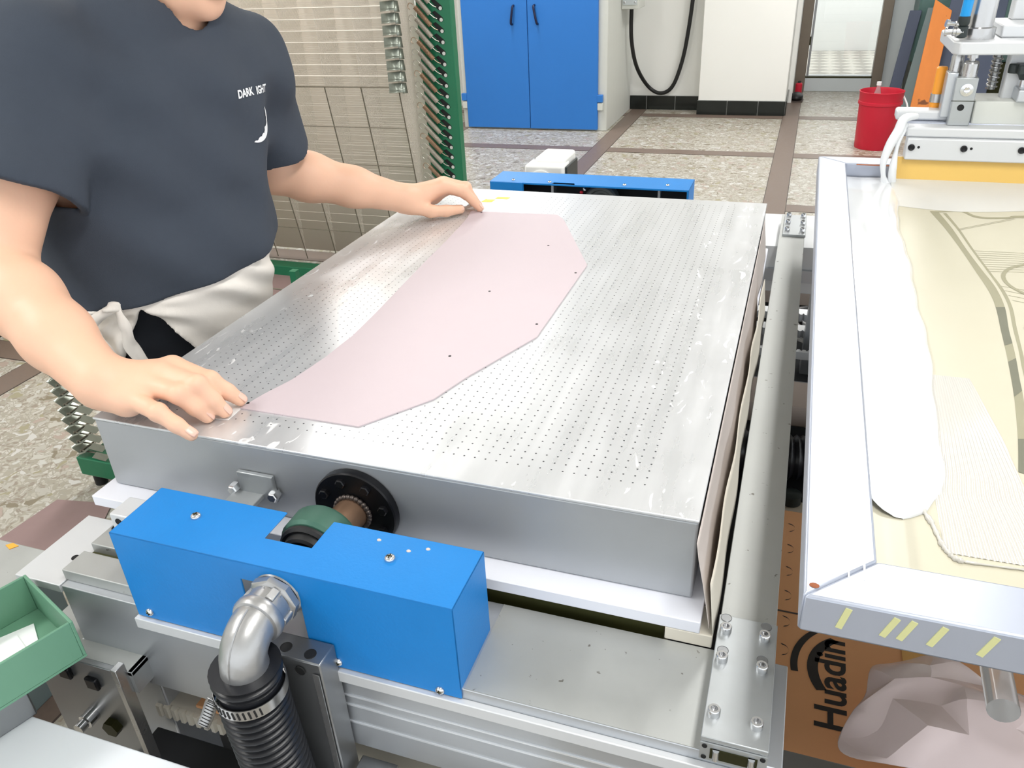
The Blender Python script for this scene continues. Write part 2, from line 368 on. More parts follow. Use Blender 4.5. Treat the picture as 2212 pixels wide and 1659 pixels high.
o=struct('wall_left',MB().box(X0-.12,X0,Y0,Y1+.15,0,ZC),'wall_paint'); tag(o,'white left wall behind the worker','wall')
o=struct('wall_right',MB().box(X1,X1+.12,3.6,7.8,0,ZC).box(X1,X1+.12,Y0,3.6,2.5,ZC),'wall_paint'); tag(o,'white right wall with an added opening to let in light','wall')  # unseen opening, added so daylight fills in from the right
ce=struct('ceiling',MB().box(X0,X1,Y0,7.8,ZC,ZC+.1),'ceiling_paint'); tag(ce,'white ceiling over the workshop','ceiling')
# black baseboard tiles, each its own piece
bb=struct('baseboard_back',MB().box(-.662,-.035,Y1-.006,Y1,0,.115),'grout'); tag(bb,'black glazed tile skirting along the back wall','baseboard')
for a,b in ((-.640,-.497),(-.490,-.250),(-.243,-.037)):
    MB().box(a,b,Y1-.014,Y1-.004,.002,.113).build('tile','black_tile',bb,bevel=.0015)
bp_=struct('baseboard_pillar',MB().box(-.034,.668,6.422,6.43,0,.115),'grout'); tag(bp_,'black glazed tile skirting around the white pillar','baseboard')
for a,b in ((-.036,.205),(.212,.452),(.459,.666)):
    MB().box(a,b,6.412,6.424,.002,.113).build('tile','black_tile',bp_,bevel=.0015)
MB().box(.664,.676,6.43,6.99,.002,.113).build('tile','black_tile',bp_,bevel=.0015)
# door with bronze frame, step and the bright room beyond
dr=thing('door_1','brown metal framed glass doorway with raised grey step','door',(1.08,7.65,0)); tag(dr,kind='structure')
MB().box(.70,.79,7.58,7.72,.0,2.1).build('frame_post','door_frame',dr,bevel=.003); MB().box(1.355,1.44,7.58,7.72,.0,2.1).build('frame_post','door_frame',dr,bevel=.003)
MB().box(.795,.815,7.60,7.64,.13,2.1).build('sash','steel',dr); MB().box(.79,.80,7.575,7.60,.40,.47).build('latch','dark_metal',dr)
MB().box(.70,1.44,7.58,7.72,2.05,2.12).build('frame_head','door_frame',dr,bevel=.003)
MB().box(.72,1.40,7.60,7.80,.0,.118).build('step','wall_grey',dr,bevel=.004); MB().box(.78,1.37,7.598,7.66,.118,.130).build('threshold','dark_metal',dr)
pn=MB().box(.815,1.355,7.625,7.631,.14,2.05).build('pane','glass',dr)
def tilefloor():
    m=bpy.data.materials.new('tile_diamond'); m.use_nodes=True; nt=m.node_tree; N=nt.nodes; L=nt.links; b=N['Principled BSDF']
    tc=N.new('ShaderNodeTexCoord'); mp=N.new('ShaderNodeMapping'); mp.inputs['Rotation'].default_value=(0,0,.785); L.new(tc.outputs['Object'],mp.inputs[0])
    ch=N.new('ShaderNodeTexChecker'); ch.inputs['Scale'].default_value=7; ch.inputs[1].default_value=srgb(196,190,176); ch.inputs[2].default_value=srgb(140,132,118); L.new(mp.outputs[0],ch.inputs[0]); L.new(ch.outputs[0],b.inputs['Base Color']); b.inputs['Roughness'].default_value=.15
    MATS['tile_diamond']=m
tilefloor()
o=struct('floor_beyond',MB().box(.3,2.2,7.8,9.5,.05,.118),'tile_diamond'); tag(o,'glossy diamond tile floor seen through the doorway','floor')
o=struct('wall_beyond',MB().box(.3,2.2,9.5,9.6,0,ZC),'wall_paint'); tag(o,'cream wall seen through the doorway','wall')
# unseen lamp added to brighten the room beyond the doorway
t=thing('ceiling_lamp','added round white lamp brightening the room beyond the doorway','lamp',(1.1,8.7,2.4)); MB().lathe((1.1,8.7,2.40),(0,0,1),[(.14,0),(.16,.02),(.16,.05)],30).build('shade','lamp_white',t); MB().cyl((1.1,8.7,2.45),(1.1,8.7,ZC),.01,n=8).build('stem','ceiling_paint',t)
ld=bpy.data.lights.new('beyond_fill_light','AREA'); ld.shape='DISK'; ld.size=.3; ld.energy=13; lo=bpy.data.objects.new('beyond_fill_light',ld); lo.location=(1.1,8.7,2.39); col.objects.link(lo)
# ceiling tube lamps
for i,(x,y,z,p) in enumerate(LAMPS):
    nm=['near-left','middle-left','far-left','near-right','middle-right','far-right'][i]
    t=thing('ceiling_lamp','long white tube lamp on the ceiling, %s of the six'%nm,'lamp',(x,y,ZC),'ceiling tube lamps')
    MB().box(x-.17,x+.17,y-.78,y+.78,z-.02,ZC).build('housing','ceiling_paint',t,bevel=.006)
    for s in (-.08,.08): MB().cyl((x+s,y-.74,z-.036),(x+s,y+.74,z-.036),.014,n=12).build('tube','lamp_white',t)

# ---------------------------------------------------------------- background things
t=thing('steel_cabinet','tall grey steel cabinet with two blue doors against back wall','cabinet',(-1.24,6.1,0))
MB().box(-1.846,-.638,5.70,6.60,0,1.95).build('body','cabinet_grey',t,bevel=.006)
for i,(a,b) in enumerate(((-1.80,-1.262),(-1.258,-.708))):
    d=MB().box(a,b,5.672,5.70,.012,1.90).build('door','blue_cabinet',t,bevel=.003)
    xs=(-1.366,-1.199)[i]; k=(-.016,.022)[i]
    h=MB(); h.tube(smoothpath([(xs,5.675,.915),(xs,5.645,.905),(xs+k*.5,5.640,.85),(xs+k,5.645,.795),(xs+k,5.675,.785)],5),.009,10); h.build('handle','handle_dark',d)
for x in (-1.822,-.69):
    for z in (.22,1.65):
        MB().box(x-.022,x+.022,5.668,5.70,z,z+.055).build('hinge','blue_cabinet',t,bevel=.003); MB().box(x-.018,x+.022,5.672,5.70,z-.06,z-.006).build('hinge_plate','cabinet_grey',t,bevel=.003)
t=thing('junction_box','grey electrical box mounted beside the blue-doored cabinet','electrical box',(-.57,6.3,.835))
MB().box(-.6375,-.50,6.15,6.42,.835,1.25).build('case','cabinet_grey',t,bevel=.006); MB().box(-.625,-.512,6.142,6.15,.865,1.23).build('cover','wall_grey',t,bevel=.003)
for x in (-.61,-.527): screw(t,(x,6.142,.885),(0,-1,0),.008)
b=MB(); b.tube(smoothpath([(-.585,6.30,.834),(-.588,6.34,.60),(-.555,6.42,.38),(-.48,6.57,.20),(-.37,6.57,.143),(-.27,6.57,.20),(-.20,6.57,.40),(-.16,6.56,.65),(-.135,6.56,.95),(-.12,6.57,1.3)],10),.016,10)
tag(b.build('power_cable','cable_black'),'thick black cable hanging in a loop from the box','cable')
# red bucket
t=thing('bucket','red plastic bucket standing on the terrazzo floor','bucket',(1.29,5.42,0))
b=MB(); b.lathe((1.29,5.42,0),(0,0,1),[(.118,0),(.121,.006),(.13,.26),(.131,.285),(.139,.288),(.139,.305),(.134,.308),(.138,.362),(.141,.368),(.136,.37),(.131,.355),(.118,.02),(.002,.018)],40,caps=False); b.build('body','bucket_red',t,smooth=30)
b=MB(); b.lathe((1.29,5.42,.24),(0,0,1),[(.124,0),(.0005,.004)],30,caps=False); b.build('water','clear_plastic',t)
b=MB(); b.tube(smoothpath([(1.425,5.42,.335),(1.455,5.40,.28),(1.462,5.38,.22),(1.45,5.37,.19)],6),.006,8); b.build('bail','paper_white',t)
t=thing('plastic_bottle','clear plastic bottle standing up inside the red bucket','bottle',(1.26,5.47,.02))
b=MB(); b.lathe((1.26,5.47,.022),(.02,-.02,1),[(.028,0),(.03,.01),(.03,.29),(.012,.36),(.012,.375)],20); b.build('body','clear_plastic',t)
b=MB(); b.lathe((1.267,5.463,.395),(0,0,1),[(.015,0),(.015,.022)],16); b.build('cap','paper_white',t)
# leaning plank and panels
def slab(name,m,base,top,w,th,label,cat,cut=0):
    """leaning flat board; base/top are centre points, width along x"""
    B=Vector(base);Tp=Vector(top); d=Tp-B; n=Vector((0,-d.z,d.y)).normalized()
    b=MB(); poly=[B+Vector((-w/2,0,0)),B+Vector((w/2,0,0)),Tp+Vector((w/2,0,0))-d*cut,Tp+Vector((-w/2,0,0))]
    vs=poly+[p+n*th for p in poly]
    b.add(vs,[(0,1,2,3),(7,6,5,4),(0,4,5,1),(1,5,6,2),(2,6,7,3),(3,7,4,0)]); return tag(b.build(name,m,bevel=.004),label,cat)
slab('plank','plank_orange',(1.66,6.50,.003),(1.735,6.86,.80),.135,.022,'orange-brown wooden plank with an angled top leaning upright','plank',.10)
slab('leaning_board','panel_dark',(1.93,6.68,.003),(2.00,7.02,.80),.40,.018,'dark blue-grey panel leaning right behind the wooden plank','panel')
slab('leaning_board','panel_green',(1.63,6.86,.003),(1.74,7.16,.72),.16,.016,'grey-green panel leaning left of the wooden plank','panel')
slab('leaning_board','panel_dark',(1.50,7.02,.003),(1.58,7.20,.70),.09,.014,'narrow charcoal panel leaning at the left end of panel row','panel')
t=thing('machine_cabinet','dark teal machine cabinet behind the leaning panels','machine',(2.3,7.3,0))
MB().box(1.62,3.0,7.24,7.62,.0,.30).build('plinth','dark_metal',t,bevel=.01); MB().box(1.60,3.1,7.22,7.62,.30,1.5).build('body','machine_teal',t,bevel=.02)
for z in (.86,.90,.94): MB().box(1.75,2.9,7.212,7.222,z,z+.012).build('vent_slot','dark_metal',t)
t=thing('shoe','dark work shoe lying beside the doorway','shoe',(.72,7.12,0))
b=MB(); b.sphere((.74,7.12,.035),(.055,.10,.036),16,10); b.build('upper','shoe_black',t); MB().prism([(.69,7.02),(.79,7.02),(.80,7.12),(.785,7.22),(.695,7.22),(.68,7.12)],.0005,.012).build('sole','strip_line',t)
t=thing('red_canister','small red canister on the floor by the doorway','canister',(.74,7.42,0))
b=MB(); b.lathe((.745,7.44,0),(0,0,1),[(.028,.0005),(.030,.01),(.030,.09),(.02,.10)],20); b.build('body','bucket_red',t); b=MB(); b.lathe((.745,7.44,.10),(0,0,1),[(.014,0),(.014,.015)],12); b.build('cap','knob_black',t)
# ---------------------------------------------------------------- vacuum table
t=thing('vacuum_table','flat perforated aluminium vacuum table holding the pink sheet','vacuum table',(.38,.54,.746))
MB().box(.001,.759,.001,1.080,.746,.8465).build('body','steel_side',t,bevel=.0025)
MB().box(0,.76,0,1.081,.8466,.85).build('top_plate','perforated',t,bevel=.001)
AX,AZ=.367,.787
fl_=MB(); fl_.lathe((AX+.006,0,AZ),(0,-1,0),[(.0525,0),(.0525,.009),(.051,.0105),(.02,.0105)],40); fo=fl_.build('flange','black_iron',t,smooth=30)
for k in range(8):
    a=2*math.pi*(k+.35)/8; b=MB(); b.lathe((AX+.006+.0405*math.cos(a),-.0105,AZ+.0405*math.sin(a)),(0,-1,0),[(.0062,0),(.0062,.004),(.005,.005)],6); b.build('bolt','black_iron',fo)
b=MB(); b.cyl((AX+.005,-.009,AZ),(AX-.001,-.060,AZ),.0195,n=28); b.build('pipe','rusty_pipe',t)
b=MB(); 
for k in range(26):
    a=2*math.pi*k/26; b.sphere((AX+.005+.0215*math.cos(a),-.013,AZ+.0215*math.sin(a)),(.0036,.0034,.0036),8,6)
b.build('weld_bead','weld',t)
# bracket bolted to the near side
br=MB().box(.212,.262,-.006,0,.772,.81).build('clamp_bracket','galvanised',t,bevel=.001); MB().box(.205,.245,-.066,-.004,.776,.782).build('clamp_arm','galvanised',t,bevel=.001); MB().box(.175,.250,-.075,-.05,.770,.779).build('clamp_foot','galvanised',t,bevel=.001)
for x in (.205,.262): MB().lathe((x,-.002,.785),(0,-1,0),[(.007,0),(.007,.010),(.0055,.012)],6).build('bolt','chrome',t)
# board under the table and frame beneath it
o=MB().box(-.012,.772,-.030,1.10,.7302,.7455).build('base_board','board_white',bevel=.001); tag(o,'white board lying under the vacuum table','board')
t=thing('steel_chassis','dark grey steel chassis carrying the white board','chassis',(.38,.5,.6))
MB().box(.02,.735,-.018,.02,.63,.7298).build('front_rail','dark_gap',t); MB().box(.02,.735,1.05,1.09,.63,.7298).build('rear_rail','dark_gap',t)
for x in (.03,.70): MB().box(x,x+.03,.02,1.05,.66,.7298).build('side_rail','dark_gap',t)
o=MB().box(.737,.785,-.030,.012,.7135,.7299).build('foam_block','cream_foam',bevel=.001); tag(o,'cream foam block between white board and aluminium beam','block')
# paper skirt on the right side of the table
def skirt(u,v):
    y=-.025+u*1.02; k=math.sin(u*19+v*2)*.0025+math.sin(u*43+1)*.0015
    prof=[(.7615,.843),(.764,.822),(.769,.792),(.774,.758),(.777,.735)]
    i=min(3,int(v*4)); f=v*4-i; x=prof[i][0]*(1-f)+prof[i+1][0]*f; z=prof[i][1]*(1-f)+prof[i+1][1]*f
    taper=1-.55*max(0,(u-.55)/.45)
    return (.7615+(x-.7615)*taper+k*v, y, .843-(.843-z)*(1-.25*max(0,(u-.7)/.3)))
o=MB().grid(skirt,60,12).build('paper_skirt','skirt_paper',thick=.0008); tag(o,'crumpled beige paper skirt along the right side of table','paper')
def flap(u,v):
    y=-.030+u*.80; return (.778+v*.007+math.sin(u*26)*.0012+.0012*v*math.sin(u*9),y,.800-v*.066+math.sin(u*14)*.004*(1-v))
o=MB().grid(flap,50,6).build('paper_flap','cream_foam',thick=.001); tag(o,'torn cream paper strip hanging outside the beige skirt','paper')
# work sheet
outline=[(.160,.911),(.350,.919),(.372,.890),(.482,.650),(.482,.354),(.428,.216),(.408,.150),(.346,.067),(.176,.067)]
curve=[(.185,.105),(.200,.150),(.210,.220),(.2135,.292),(.208,.39),(.199,.50),(.191,.60),(.185,.70),(.177,.80),(.170,.865)]
t=thing('work_sheet','pale pink sheet with cut corners lying on the vacuum table','sheet',(.33,.5,.8501))
MB().prism(outline+curve,.8502,.8518).build('panel','pink_sheet',t,smooth=None)
for (x,y) in [(.386,.733),(.472,.609),(.355,.499),(.469,.395),(.382,.266),(.179,.080),(.187,.902)]:
    b=MB(); b.lathe((x,y,.8518),(0,0,1),[(.0022,0),(.0022,.0002)],12); b.build('pin_hole','hole_dark',t)
def tab(name,poly,m,label,cat,h=.0004): return tag(MB().prism(poly,.8501,.8501+h).build(name,m,smooth=None),label,cat)
tab('paper_tab',[(.120,.925),(.198,.925),(.200,.945),(.122,.945)],'paper_white','white paper tab under the far hand beside the pink sheet','paper tab')
tab('paper_tab',[(.145,.036),(.178,.040),(.176,.084),(.145,.084)],'paper_white','white paper tab under the near hand at the sheet corner','paper tab')
tab('tape_mark',[(.156,.982),(.180,.984),(.182,1.004),(.158,1.002)],'tape_yellow','yellow tape mark on table nearest the far hand','tape')
tab('tape_mark',[(.178,1.010),(.208,1.011),(.210,1.026),(.180,1.025)],'tape_yellow','yellow tape mark on table nearest its far edge','tape')

# ---------------------------------------------------------------- front beam
t=thing('front_beam','wide grooved aluminium beam across the front of machine','beam',(.4,-.09,.56))
MB().box(.045,.86,-.150,-.030,.574,.7125).build('profile','aluminium',t,bevel=.0012)
MB().box(.155,.86,-.1575,-.150,.684,.699).build('lip','aluminium_white',t,bevel=.001)
for z in (.655,.640,.612): MB().box(.36,.86,-.1512,-.1498,z,z+.0022).build('groove','groove_line',t)
MB().box(.56,.789,-.1495,-.031,.7125,.7132).build('top_face','aluminium_dull',t)
for x in (.06,.80): MB().box(x,x+.06,-.13,-.07,0,.574).build('leg','aluminium',t,bevel=.002)
# left end of the beam
MB().box(.042,.17,-.140,-.105,.7125,.728).build('end_rail','aluminium_dull',t,bevel=.001)
MB().box(.042,.17,-.0935,-.045,.7125,.730).build('end_rail','aluminium_dull',t,bevel=.001)
MB().box(.042,.17,-.105,-.0935,.7125,.717).build('slot','dark_gap',t)
MB().box(-.028,.0415,-.150,-.032,.700,.7115).build('end_plate','aluminium_white',t,bevel=.001)
MB().box(.060,.105,-.070,-.034,.7302,.762).build('lug','aluminium_white',t,bevel=.0015); 
for p in ((.072,-.0702,.752),(.068,-.0702,.737)): hole(t,p,(0,-1,0),.0045)
b=MB(); b.lathe((.091,-.070,.745),(0,-1,0),[(.0065,0),(.0065,.012),(.0045,.013),(.004,.009)],16); b.build('bolt','chrome',t)
for p in ((.052,-.060,.7302),): hole(t,p,(0,0,1),.006)
for p in ((.028,-.045,.7116),(.022,-.105,.7116)): hole(t,p,(0,0,1),.0045)
# ---------------------------------------------------------------- blue guard covers
def guard(name,label,x0,x1,y0,y1,zb,zt,cut,front_open,holes=()):
    """folded sheet cover: top with a rectangular cut from the far edge, front, ends"""
    t=thing(name,label,'guard cover',((x0+x1)/2,(y0+y1)/2,zb)); th=.002
    cx0,cx1,cy=cut
    top=[(x0,y0),(x1,y0),(x1,y1),(cx1,y1),(cx1,cy),(cx0,cy),(cx0,y1),(x0,y1)] if cy>(y0+y1)/2-.01 or y0<0 else [(x0,y0),(cx0,y0),(cx0+.006,cy),(cx1-.006,cy),(cx1,y0),(x1,y0),(x1,y1),(x0,y1)]
    MB().prism(top,zt-th,zt).build('top','blue_guard',t,bevel=.0012)
    M=Matrix(((1,0,0,0),(0,0,1,y0),(0,1,0,0),(0,0,0,1)))   # local (x,z) -> world
    ox0,ox1,oz=front_open
    fr=[(x0,zb),(ox0,zb),(ox0+.001,oz),(ox1,oz),(ox1,zb),(x1,zb),(x1,zt),(x0,zt)]
    MB().prism(fr,0,th,M).build('front','blue_guard',t,bevel=.001)
    for x in (x0,x1-th): MB().box(x,x+th,y0,y1,zb+.012,zt).build('end','blue_guard',t,bevel=.001)
    return t
g=guard('guard_cover','blue sheet metal cover over the near bearing and hose',.158,.558,-.1525,-.069,.700,.821,(.328,.385,-.113),(.320,.388,.797))
for p in ((.234,-.104,.821),(.471,-.106,.821)): screw(g,p,(0,0,1),.0058)
for p in ((.178,-.1525,.711),(.420,-.1525,.709),(.535,-.1525,.706)): screw(g,p,(0,-1,0),.0050)
for p in ((.447,-.083,.821),(.484,-.090,.821),(.502,-.082,.821)): b=MB(); b.sphere(p,(.0026,.002,.0014),8,6); b.build('ink_speck','skirt_paper',g)
# pillow block bearing under the cover
t=thing('pillow_bearing','dark green cast bearing block around the steel pipe','bearing',(AX,-.085,.713))
b=MB(); b.lathe((AX-.004,-.088,AZ),(0,1,0),[(.030,0),(.038,.002),(.041,.006),(.0415,.030),(.038,.036),(.022,.037)],32); b.build('housing','bearing_green',t,smooth=35)
MB().box(AX-.05,AX+.05,-.086,-.055,.7135,.735).build('foot','bearing_green',t,bevel=.004); MB().box(AX-.03,AX+.03,-.084,-.058,.735,.77).build('neck','bearing_green',t,bevel=.004)
b=MB(); b.lathe((AX-.004,-.088,AZ),(0,-1,0),[(.0375,0),(.0370,.003),(.034,.006),(.031,.004),(.029,.012),(.026,.014),(.024,.010),(.020,.010),(.019,.030),(.012,.030)],32); b.build('seal','rubber',t,smooth=30)
# rotary fitting, elbow and hose
t=thing('elbow_fitting','cast grey pipe elbow screwed to the rotary union','pipe fitting',(AX-.005,-.20,.70))
b=MB(); b.lathe((AX-.004,-.122,AZ),(0,-1,0),[(.014,-.005),(.0265,0),(.0270,.030),(.0255,.032)],44); b.build('knurled_ring','steel',t,smooth=30)
b=MB()
for k in range(60):
    a=2*math.pi*k/60; x,z=AX-.004+.0269*math.cos(a),AZ+.0269*math.sin(a); b.cyl((x,-.124,z),(x,-.150,z),.0007,n=4)
tag(b.build('knurl_ribs','steel_bright',t),kind='stuff')
b=MB(); b.lathe((AX-.004,-.1545,AZ),(0,-1,0),[(.0255,0),(.0278,.001),(.0278,.008),(.0255,.010),(.0235,.011),(.0235,.014)],8); b.build('union_nut','cast_fitting',t,smooth=25)
b=MB(); b.lathe((AX-.004,-.166,AZ),(0,-1,0),[(.0230,0),(.0230,.013),(.0258,.0145),(.0268,.017),(.0268,.023),(.0252,.026),(.0225,.027)],30); b.build('sleeve','cast_fitting',t,smooth=35)
for a in (.5,1.9,3.6,5.2):
    M=Matrix.Translation((AX-.004,-.1715,AZ))@Matrix.Rotation(a,4,'Y'); MB().box(-.0045,.0045,-.007,.007,.0215,.0255,M).build('lug','cast_fitting',t,bevel=.001)
E0=Vector((AX-.004,-.190,AZ)); Rb=.029
el=[E0+Vector((0,.004,0))]+[E0+Vector((0,-Rb*math.sin(a),-Rb*(1-math.cos(a)))) for a in [math.pi/2*i/10 for i in range(11)]]+[E0+Vector((0,-Rb,-Rb-.012))]
b=MB(); b.tube(el,[.0226]*(len(el)-2)+[.0232,.0245],28); b.build('elbow','cast_fitting',t,smooth=40)
sr=[E0+Vector((0,-(Rb+.0226)*math.sin(a)*1.0,-Rb+(Rb+.0226)*math.cos(a)-.0)) for a in [math.pi/2*i/12 for i in range(1,13)]]
b=MB(); b.tube(sr,.0014,6); b.build('casting_seam','cast_fitting',t)
t=thing('vacuum_hose','black corrugated hose hanging from the elbow','hose',(AX-.003,-.216,.3))
hx,hy,hz=E0.x,E0.y-Rb,E0.z-Rb-.006
path=smoothpath([(hx,hy,hz+.004),(hx,hy,hz-.04),(hx+.003,hy,hz-.10),(hx+.008,hy,hz-.18),(hx+.014,hy,hz-.26),(hx+.02,hy-.002,hz-.36)],44)
acc=[0.0]
for p,q in zip(path,path[1:]): acc.append(acc[-1]+(q-p).length)
P2=[]; j=0
for k in range(int(acc[-1]/.0009)):
    d_=k*.0009
    while acc[j+1]<d_: j+=1
    f_=(d_-acc[j])/(acc[j+1]-acc[j]); P2.append(path[j].lerp(path[j+1],f_))
path=P2
rr=[(.0318+.0029*math.cos(2*math.pi*k*.0009/.0090)) if not 18<k<38 else .0318 for k in range(len(path))]
b=MB(); b.tube(path,rr,28); b.build('hose','hose_black',t,smooth=60)
# worm-drive clamp with slots and a free tail
cl=MB(); cl.lathe((hx,hy,hz-.018),(0,0,-1),[(.0346,0),(.0354,0),(.0354,.013),(.0346,.013)],40,caps=False); c=cl.build('hose_clamp','steel_bright',t,smooth=30)
for k in range(14):
    a=math.radians(-150+k*8.5); M=Matrix.Translation((hx,hy,hz-.0245))@Matrix.Rotation(a,4,'Z')@Matrix.Rotation(.12,4,'X')
    MB().box(.0351,.0359,-.0009,.0009,-.0045,.0045,M).build('slot','hole_dark',c)
tailp=smoothpath([(hx-.026,hy-.024,hz-.026),(hx-.036,hy-.020,hz-.040),(hx-.050,hy-.017,hz-.066),(hx-.064,hy-.015,hz-.090)],8)
b=MB(); vs=[];n=len(tailp)
wv=(tailp[-1]-tailp[0]).cross(Vector((-.44,.42,-.65))).normalized()*.0068
for p in tailp: vs+=[p+wv,p-wv]
b.add(vs,[(2*i,2*i+1,2*i+3,2*i+2) for i in range(n-1)]); b.build('clamp_tail','steel_bright',t,thick=.0008)
b=MB()
for i in range(2,n-1,2):
    p=tailp[i]; d=(tailp[i+1]-p).normalized(); b.add([p+wv*.7+d*q for q in (-.0008,.0008)]+[p-wv*.7+d*q for q in (.0008,-.0008)],[(0,1,2,3)])
b.build('tail_slots','hole_dark',t,thick=.0012)
# steel support block
t=thing('support_block','machined steel support block with bolt holes beside the hose','block',(.40,-.18,.3))
MB().box(.354,.420,-.1825,-.1535,.545,.7350).build('upright','steel',t,bevel=.0015)
for p in ((.374,-.171,.735),(.403,-.172,.735)): hole(t,p,(0,0,1),.006)
for p in ((.368,-.1842,.722),(.396,-.1842,.722)): hole(t,p,(0,-1,0),.0055)
MB().box(.425,.47,-.200,-.1515,.545,.560).build('foot','steel',t,bevel=.0015); MB().box(.411,.418,-.185,-.184,.56,.722).build('edge_strip','steel_bright',t)
for p in ((.452,-.172,.5601),(.440,-.188,.5601)): hole(t,p,(0,0,1),.003)
# far cover with motor and pulley
g=guard('guard_cover','blue sheet metal cover over the far bearing beyond the table',.077,.577,1.245,1.345,.62,.823,(.236,.300,1.262),(.166,.572,.8185))
MB().box(.079,.575,1.341,1.343,.72,.820).build('shade_back','deep_dark',g); MB().box(.0795,.0815,1.247,1.341,.72,.820).build('shade_side','deep_dark',g)  # near-black sheets added to stand for the shade inside the cover
MB().box(.079,.165,1.2425,1.2448,.62,.8225).build('inner_flap','blue_guard',g)
for p in ((.135,1.262,.823),(.232,1.258,.823),(.42,1.262,.823),(.522,1.276,.823)): screw(g,p,(0,0,1),.005)
t=thing('far_bearing','black bearing wheel under the far blue cover','bearing',(.355,1.26,.70))
b=MB(); b.lathe((.36,1.30,.775),(0,-1,0),[(.0375,0),(.043,.004),(.043,.030),(.039,.035),(.033,.036),(.030,.030),(.024,.031),(.022,.036),(.010,.036)],36); b.build('wheel','wheel_grey',t,smooth=30)
b=MB(); b.cyl((.36,1.081,.792),(.36,1.30,.775),.018,n=20); b.build('shaft','steel',t)
MB().box(.30,.42,1.27,1.33,.7135,.745).build('foot','bearing_green',t,bevel=.003)
b=MB(); b.lathe((.318,1.275,.802),(-.4,0,1),[(.004,0),(.004,.006),(.0025,.008)],8); b.build('grease_nipple','chrome',t); b=MB(); b.sphere((.309,1.275,.797),(.005,.004,.004),8,6); b.build('nipple_cap','bucket_red',t)
for x in (.232,.50): MB().box(x,x+.006,1.27,1.30,.7135,.818).build('bracket','steel_bright',t)
t=thing('gear_motor','white gear motor standing behind the far blue cover','motor',(.17,1.44,.7135))
MB().box(.118,.226,1.40,1.47,.7135,.826).build('gearbox','motor_white',t,bevel=.006); MB().box(.135,.222,1.44,1.55,.72,.838).build('motor','motor_white',t,bevel=.008)
b=MB(); b.lathe((.165,1.40,.775),(0,-1,0),[(.040,-.004),(.040,.004),(.036,.006)],30); b.build('end_cap','motor_white',t)
MB().box(.226,.232,1.42,1.53,.74,.82).build('terminal','knob_black',t,bevel=.002)
# ---------------------------------------------------------------- far beam, right cross bar
t=thing('rear_beam','white aluminium beam across the far end of machine','beam',(.5,1.35,.6))
MB().box(.04,.95,1.215,1.46,.60,.7125).build('profile','aluminium_white',t,bevel=.002); MB().box(.04,.95,1.205,1.215,.63,.66).build('lip','aluminium',t)
for x in (.06,.88): MB().box(x,x+.06,1.30,1.36,0,.60).build('leg','aluminium',t,bevel=.002)
t=thing('cross_bar','long grey aluminium bar running from front to rear','bar',(.82,.6,.7133))
w=.004
prof=[(.790,.7134),(.845,.7134),(.845,.736),(.790,.736)]
bar=MB().box(.790,.845,-.150,1.38,.732,.736).box(.790,.794,-.150,1.38,.7134,.732).box(.841,.845,-.150,1.38,.7134,.732).box(.794,.841,-.150,1.38,.7134,.717)
bar.build('profile','aluminium_dull',t,bevel=.0008)
MB().box(.789,.846,-.158,-.008,.736,.742).build('near_plate','galvanised',t,bevel=.0008)
for (x,y) in ((.797,-.030),(.834,-.030),(.797,-.068),(.834,-.070),(.797,-.132),(.834,-.135)): cap_bolt(t,(x,y,.742),(0,0,1),.0058,.0075)
for (x,y) in ((.796,-.012),(.835,-.0135),(.797,-.056),(.834,-.058)): hole(t,(x,y,.742),(0,0,1),.0052,'steel')
MB().box(.789,.846,-.1595,-.158,.7145,.736).build('end_rim','galvanised',t)
MB().box(.798,.838,-.1605,-.1594,.7185,.731).build('mouth','dark_metal',t)
for x in (.803,.833):
    b=MB(); b.cyl((x,-.1606,.731),(x,-.1606,.719),.003,n=10); b.build('bolt_end','chrome',t)
for p in ((.793,-.1596,.7325),(.793,-.1596,.718),(.842,-.1596,.7325),(.842,-.1596,.718)): hole(t,p,(0,-1,0),.0022)
MB().box(.797,.847,1.215,1.365,.736,.7415).build('far_plate','galvanised',t,bevel=.0008)
for y in (1.24,1.295,1.35):
    for x in (.806,.839): cap_bolt(t,(x,y,.7415),(0,0,1),.0058,.009)
# ---------------------------------------------------------------- under the machine
def bar(name,x0,x1,y0,y1,z0,z1,m,label,cat='bar',bv=.002): return tag(MB().box(x0,x1,y0,y1,z0,z1).build(name,m,bevel=bv),label,cat)
bar('timber_rail',.30,1.75,1.615,1.945,.40,.45,'board_brown','wide grey-brown board under the machine near the rear beam','board')
bar('timber_rail',.30,1.75,.944,1.059,.40,.45,'board_brown','narrow grey-brown board under the machine past black hose','board')
def gear_rack(x0,x1,y,z,label,up=True,depth=.03,m='aluminium_white',pitch=.0125):
    t=thing('gear_rack',label,'gear rack',((x0+x1)/2,y,z-.03)); n=int((x1-x0)/pitch)
    s=-1 if up else 1
    MB().box(x0,x1,min(y,y-s*depth),max(y,y-s*depth),z-.02,z).build('bar',m,t)
    b=MB()
    for k in range(n):
        a=x0+k*pitch; b.prism([(a,y-s*.0003),(a+pitch*.9,y-s*.0003),(a+pitch*.68,y+s*.007),(a+pitch*.22,y+s*.007)],z-.02,z)
    tag(b.build('teeth',m,t,smooth=None),kind='stuff')
    return t
gear_rack(.30,1.75,1.44,.452,'toothed rail farthest back under the bar gap',up=True)
gear_rack(.30,1.75,1.335,.452,'middle toothed rail under the bar gap',up=True)
gear_rack(.30,1.75,1.215,.452,'toothed rail nearest the narrow brown board',up=False,depth=.008)
bar('steel_rail',.30,1.75,1.07,1.10,.40,.43,'steel','thin steel rail beside the narrow brown board under gap')
o=MB().box(-.05,1.9,-.20,1.95,.335,.345).build('drip_pan','deep_dark'); tag(o,'dark steel pan under the machine','pan')
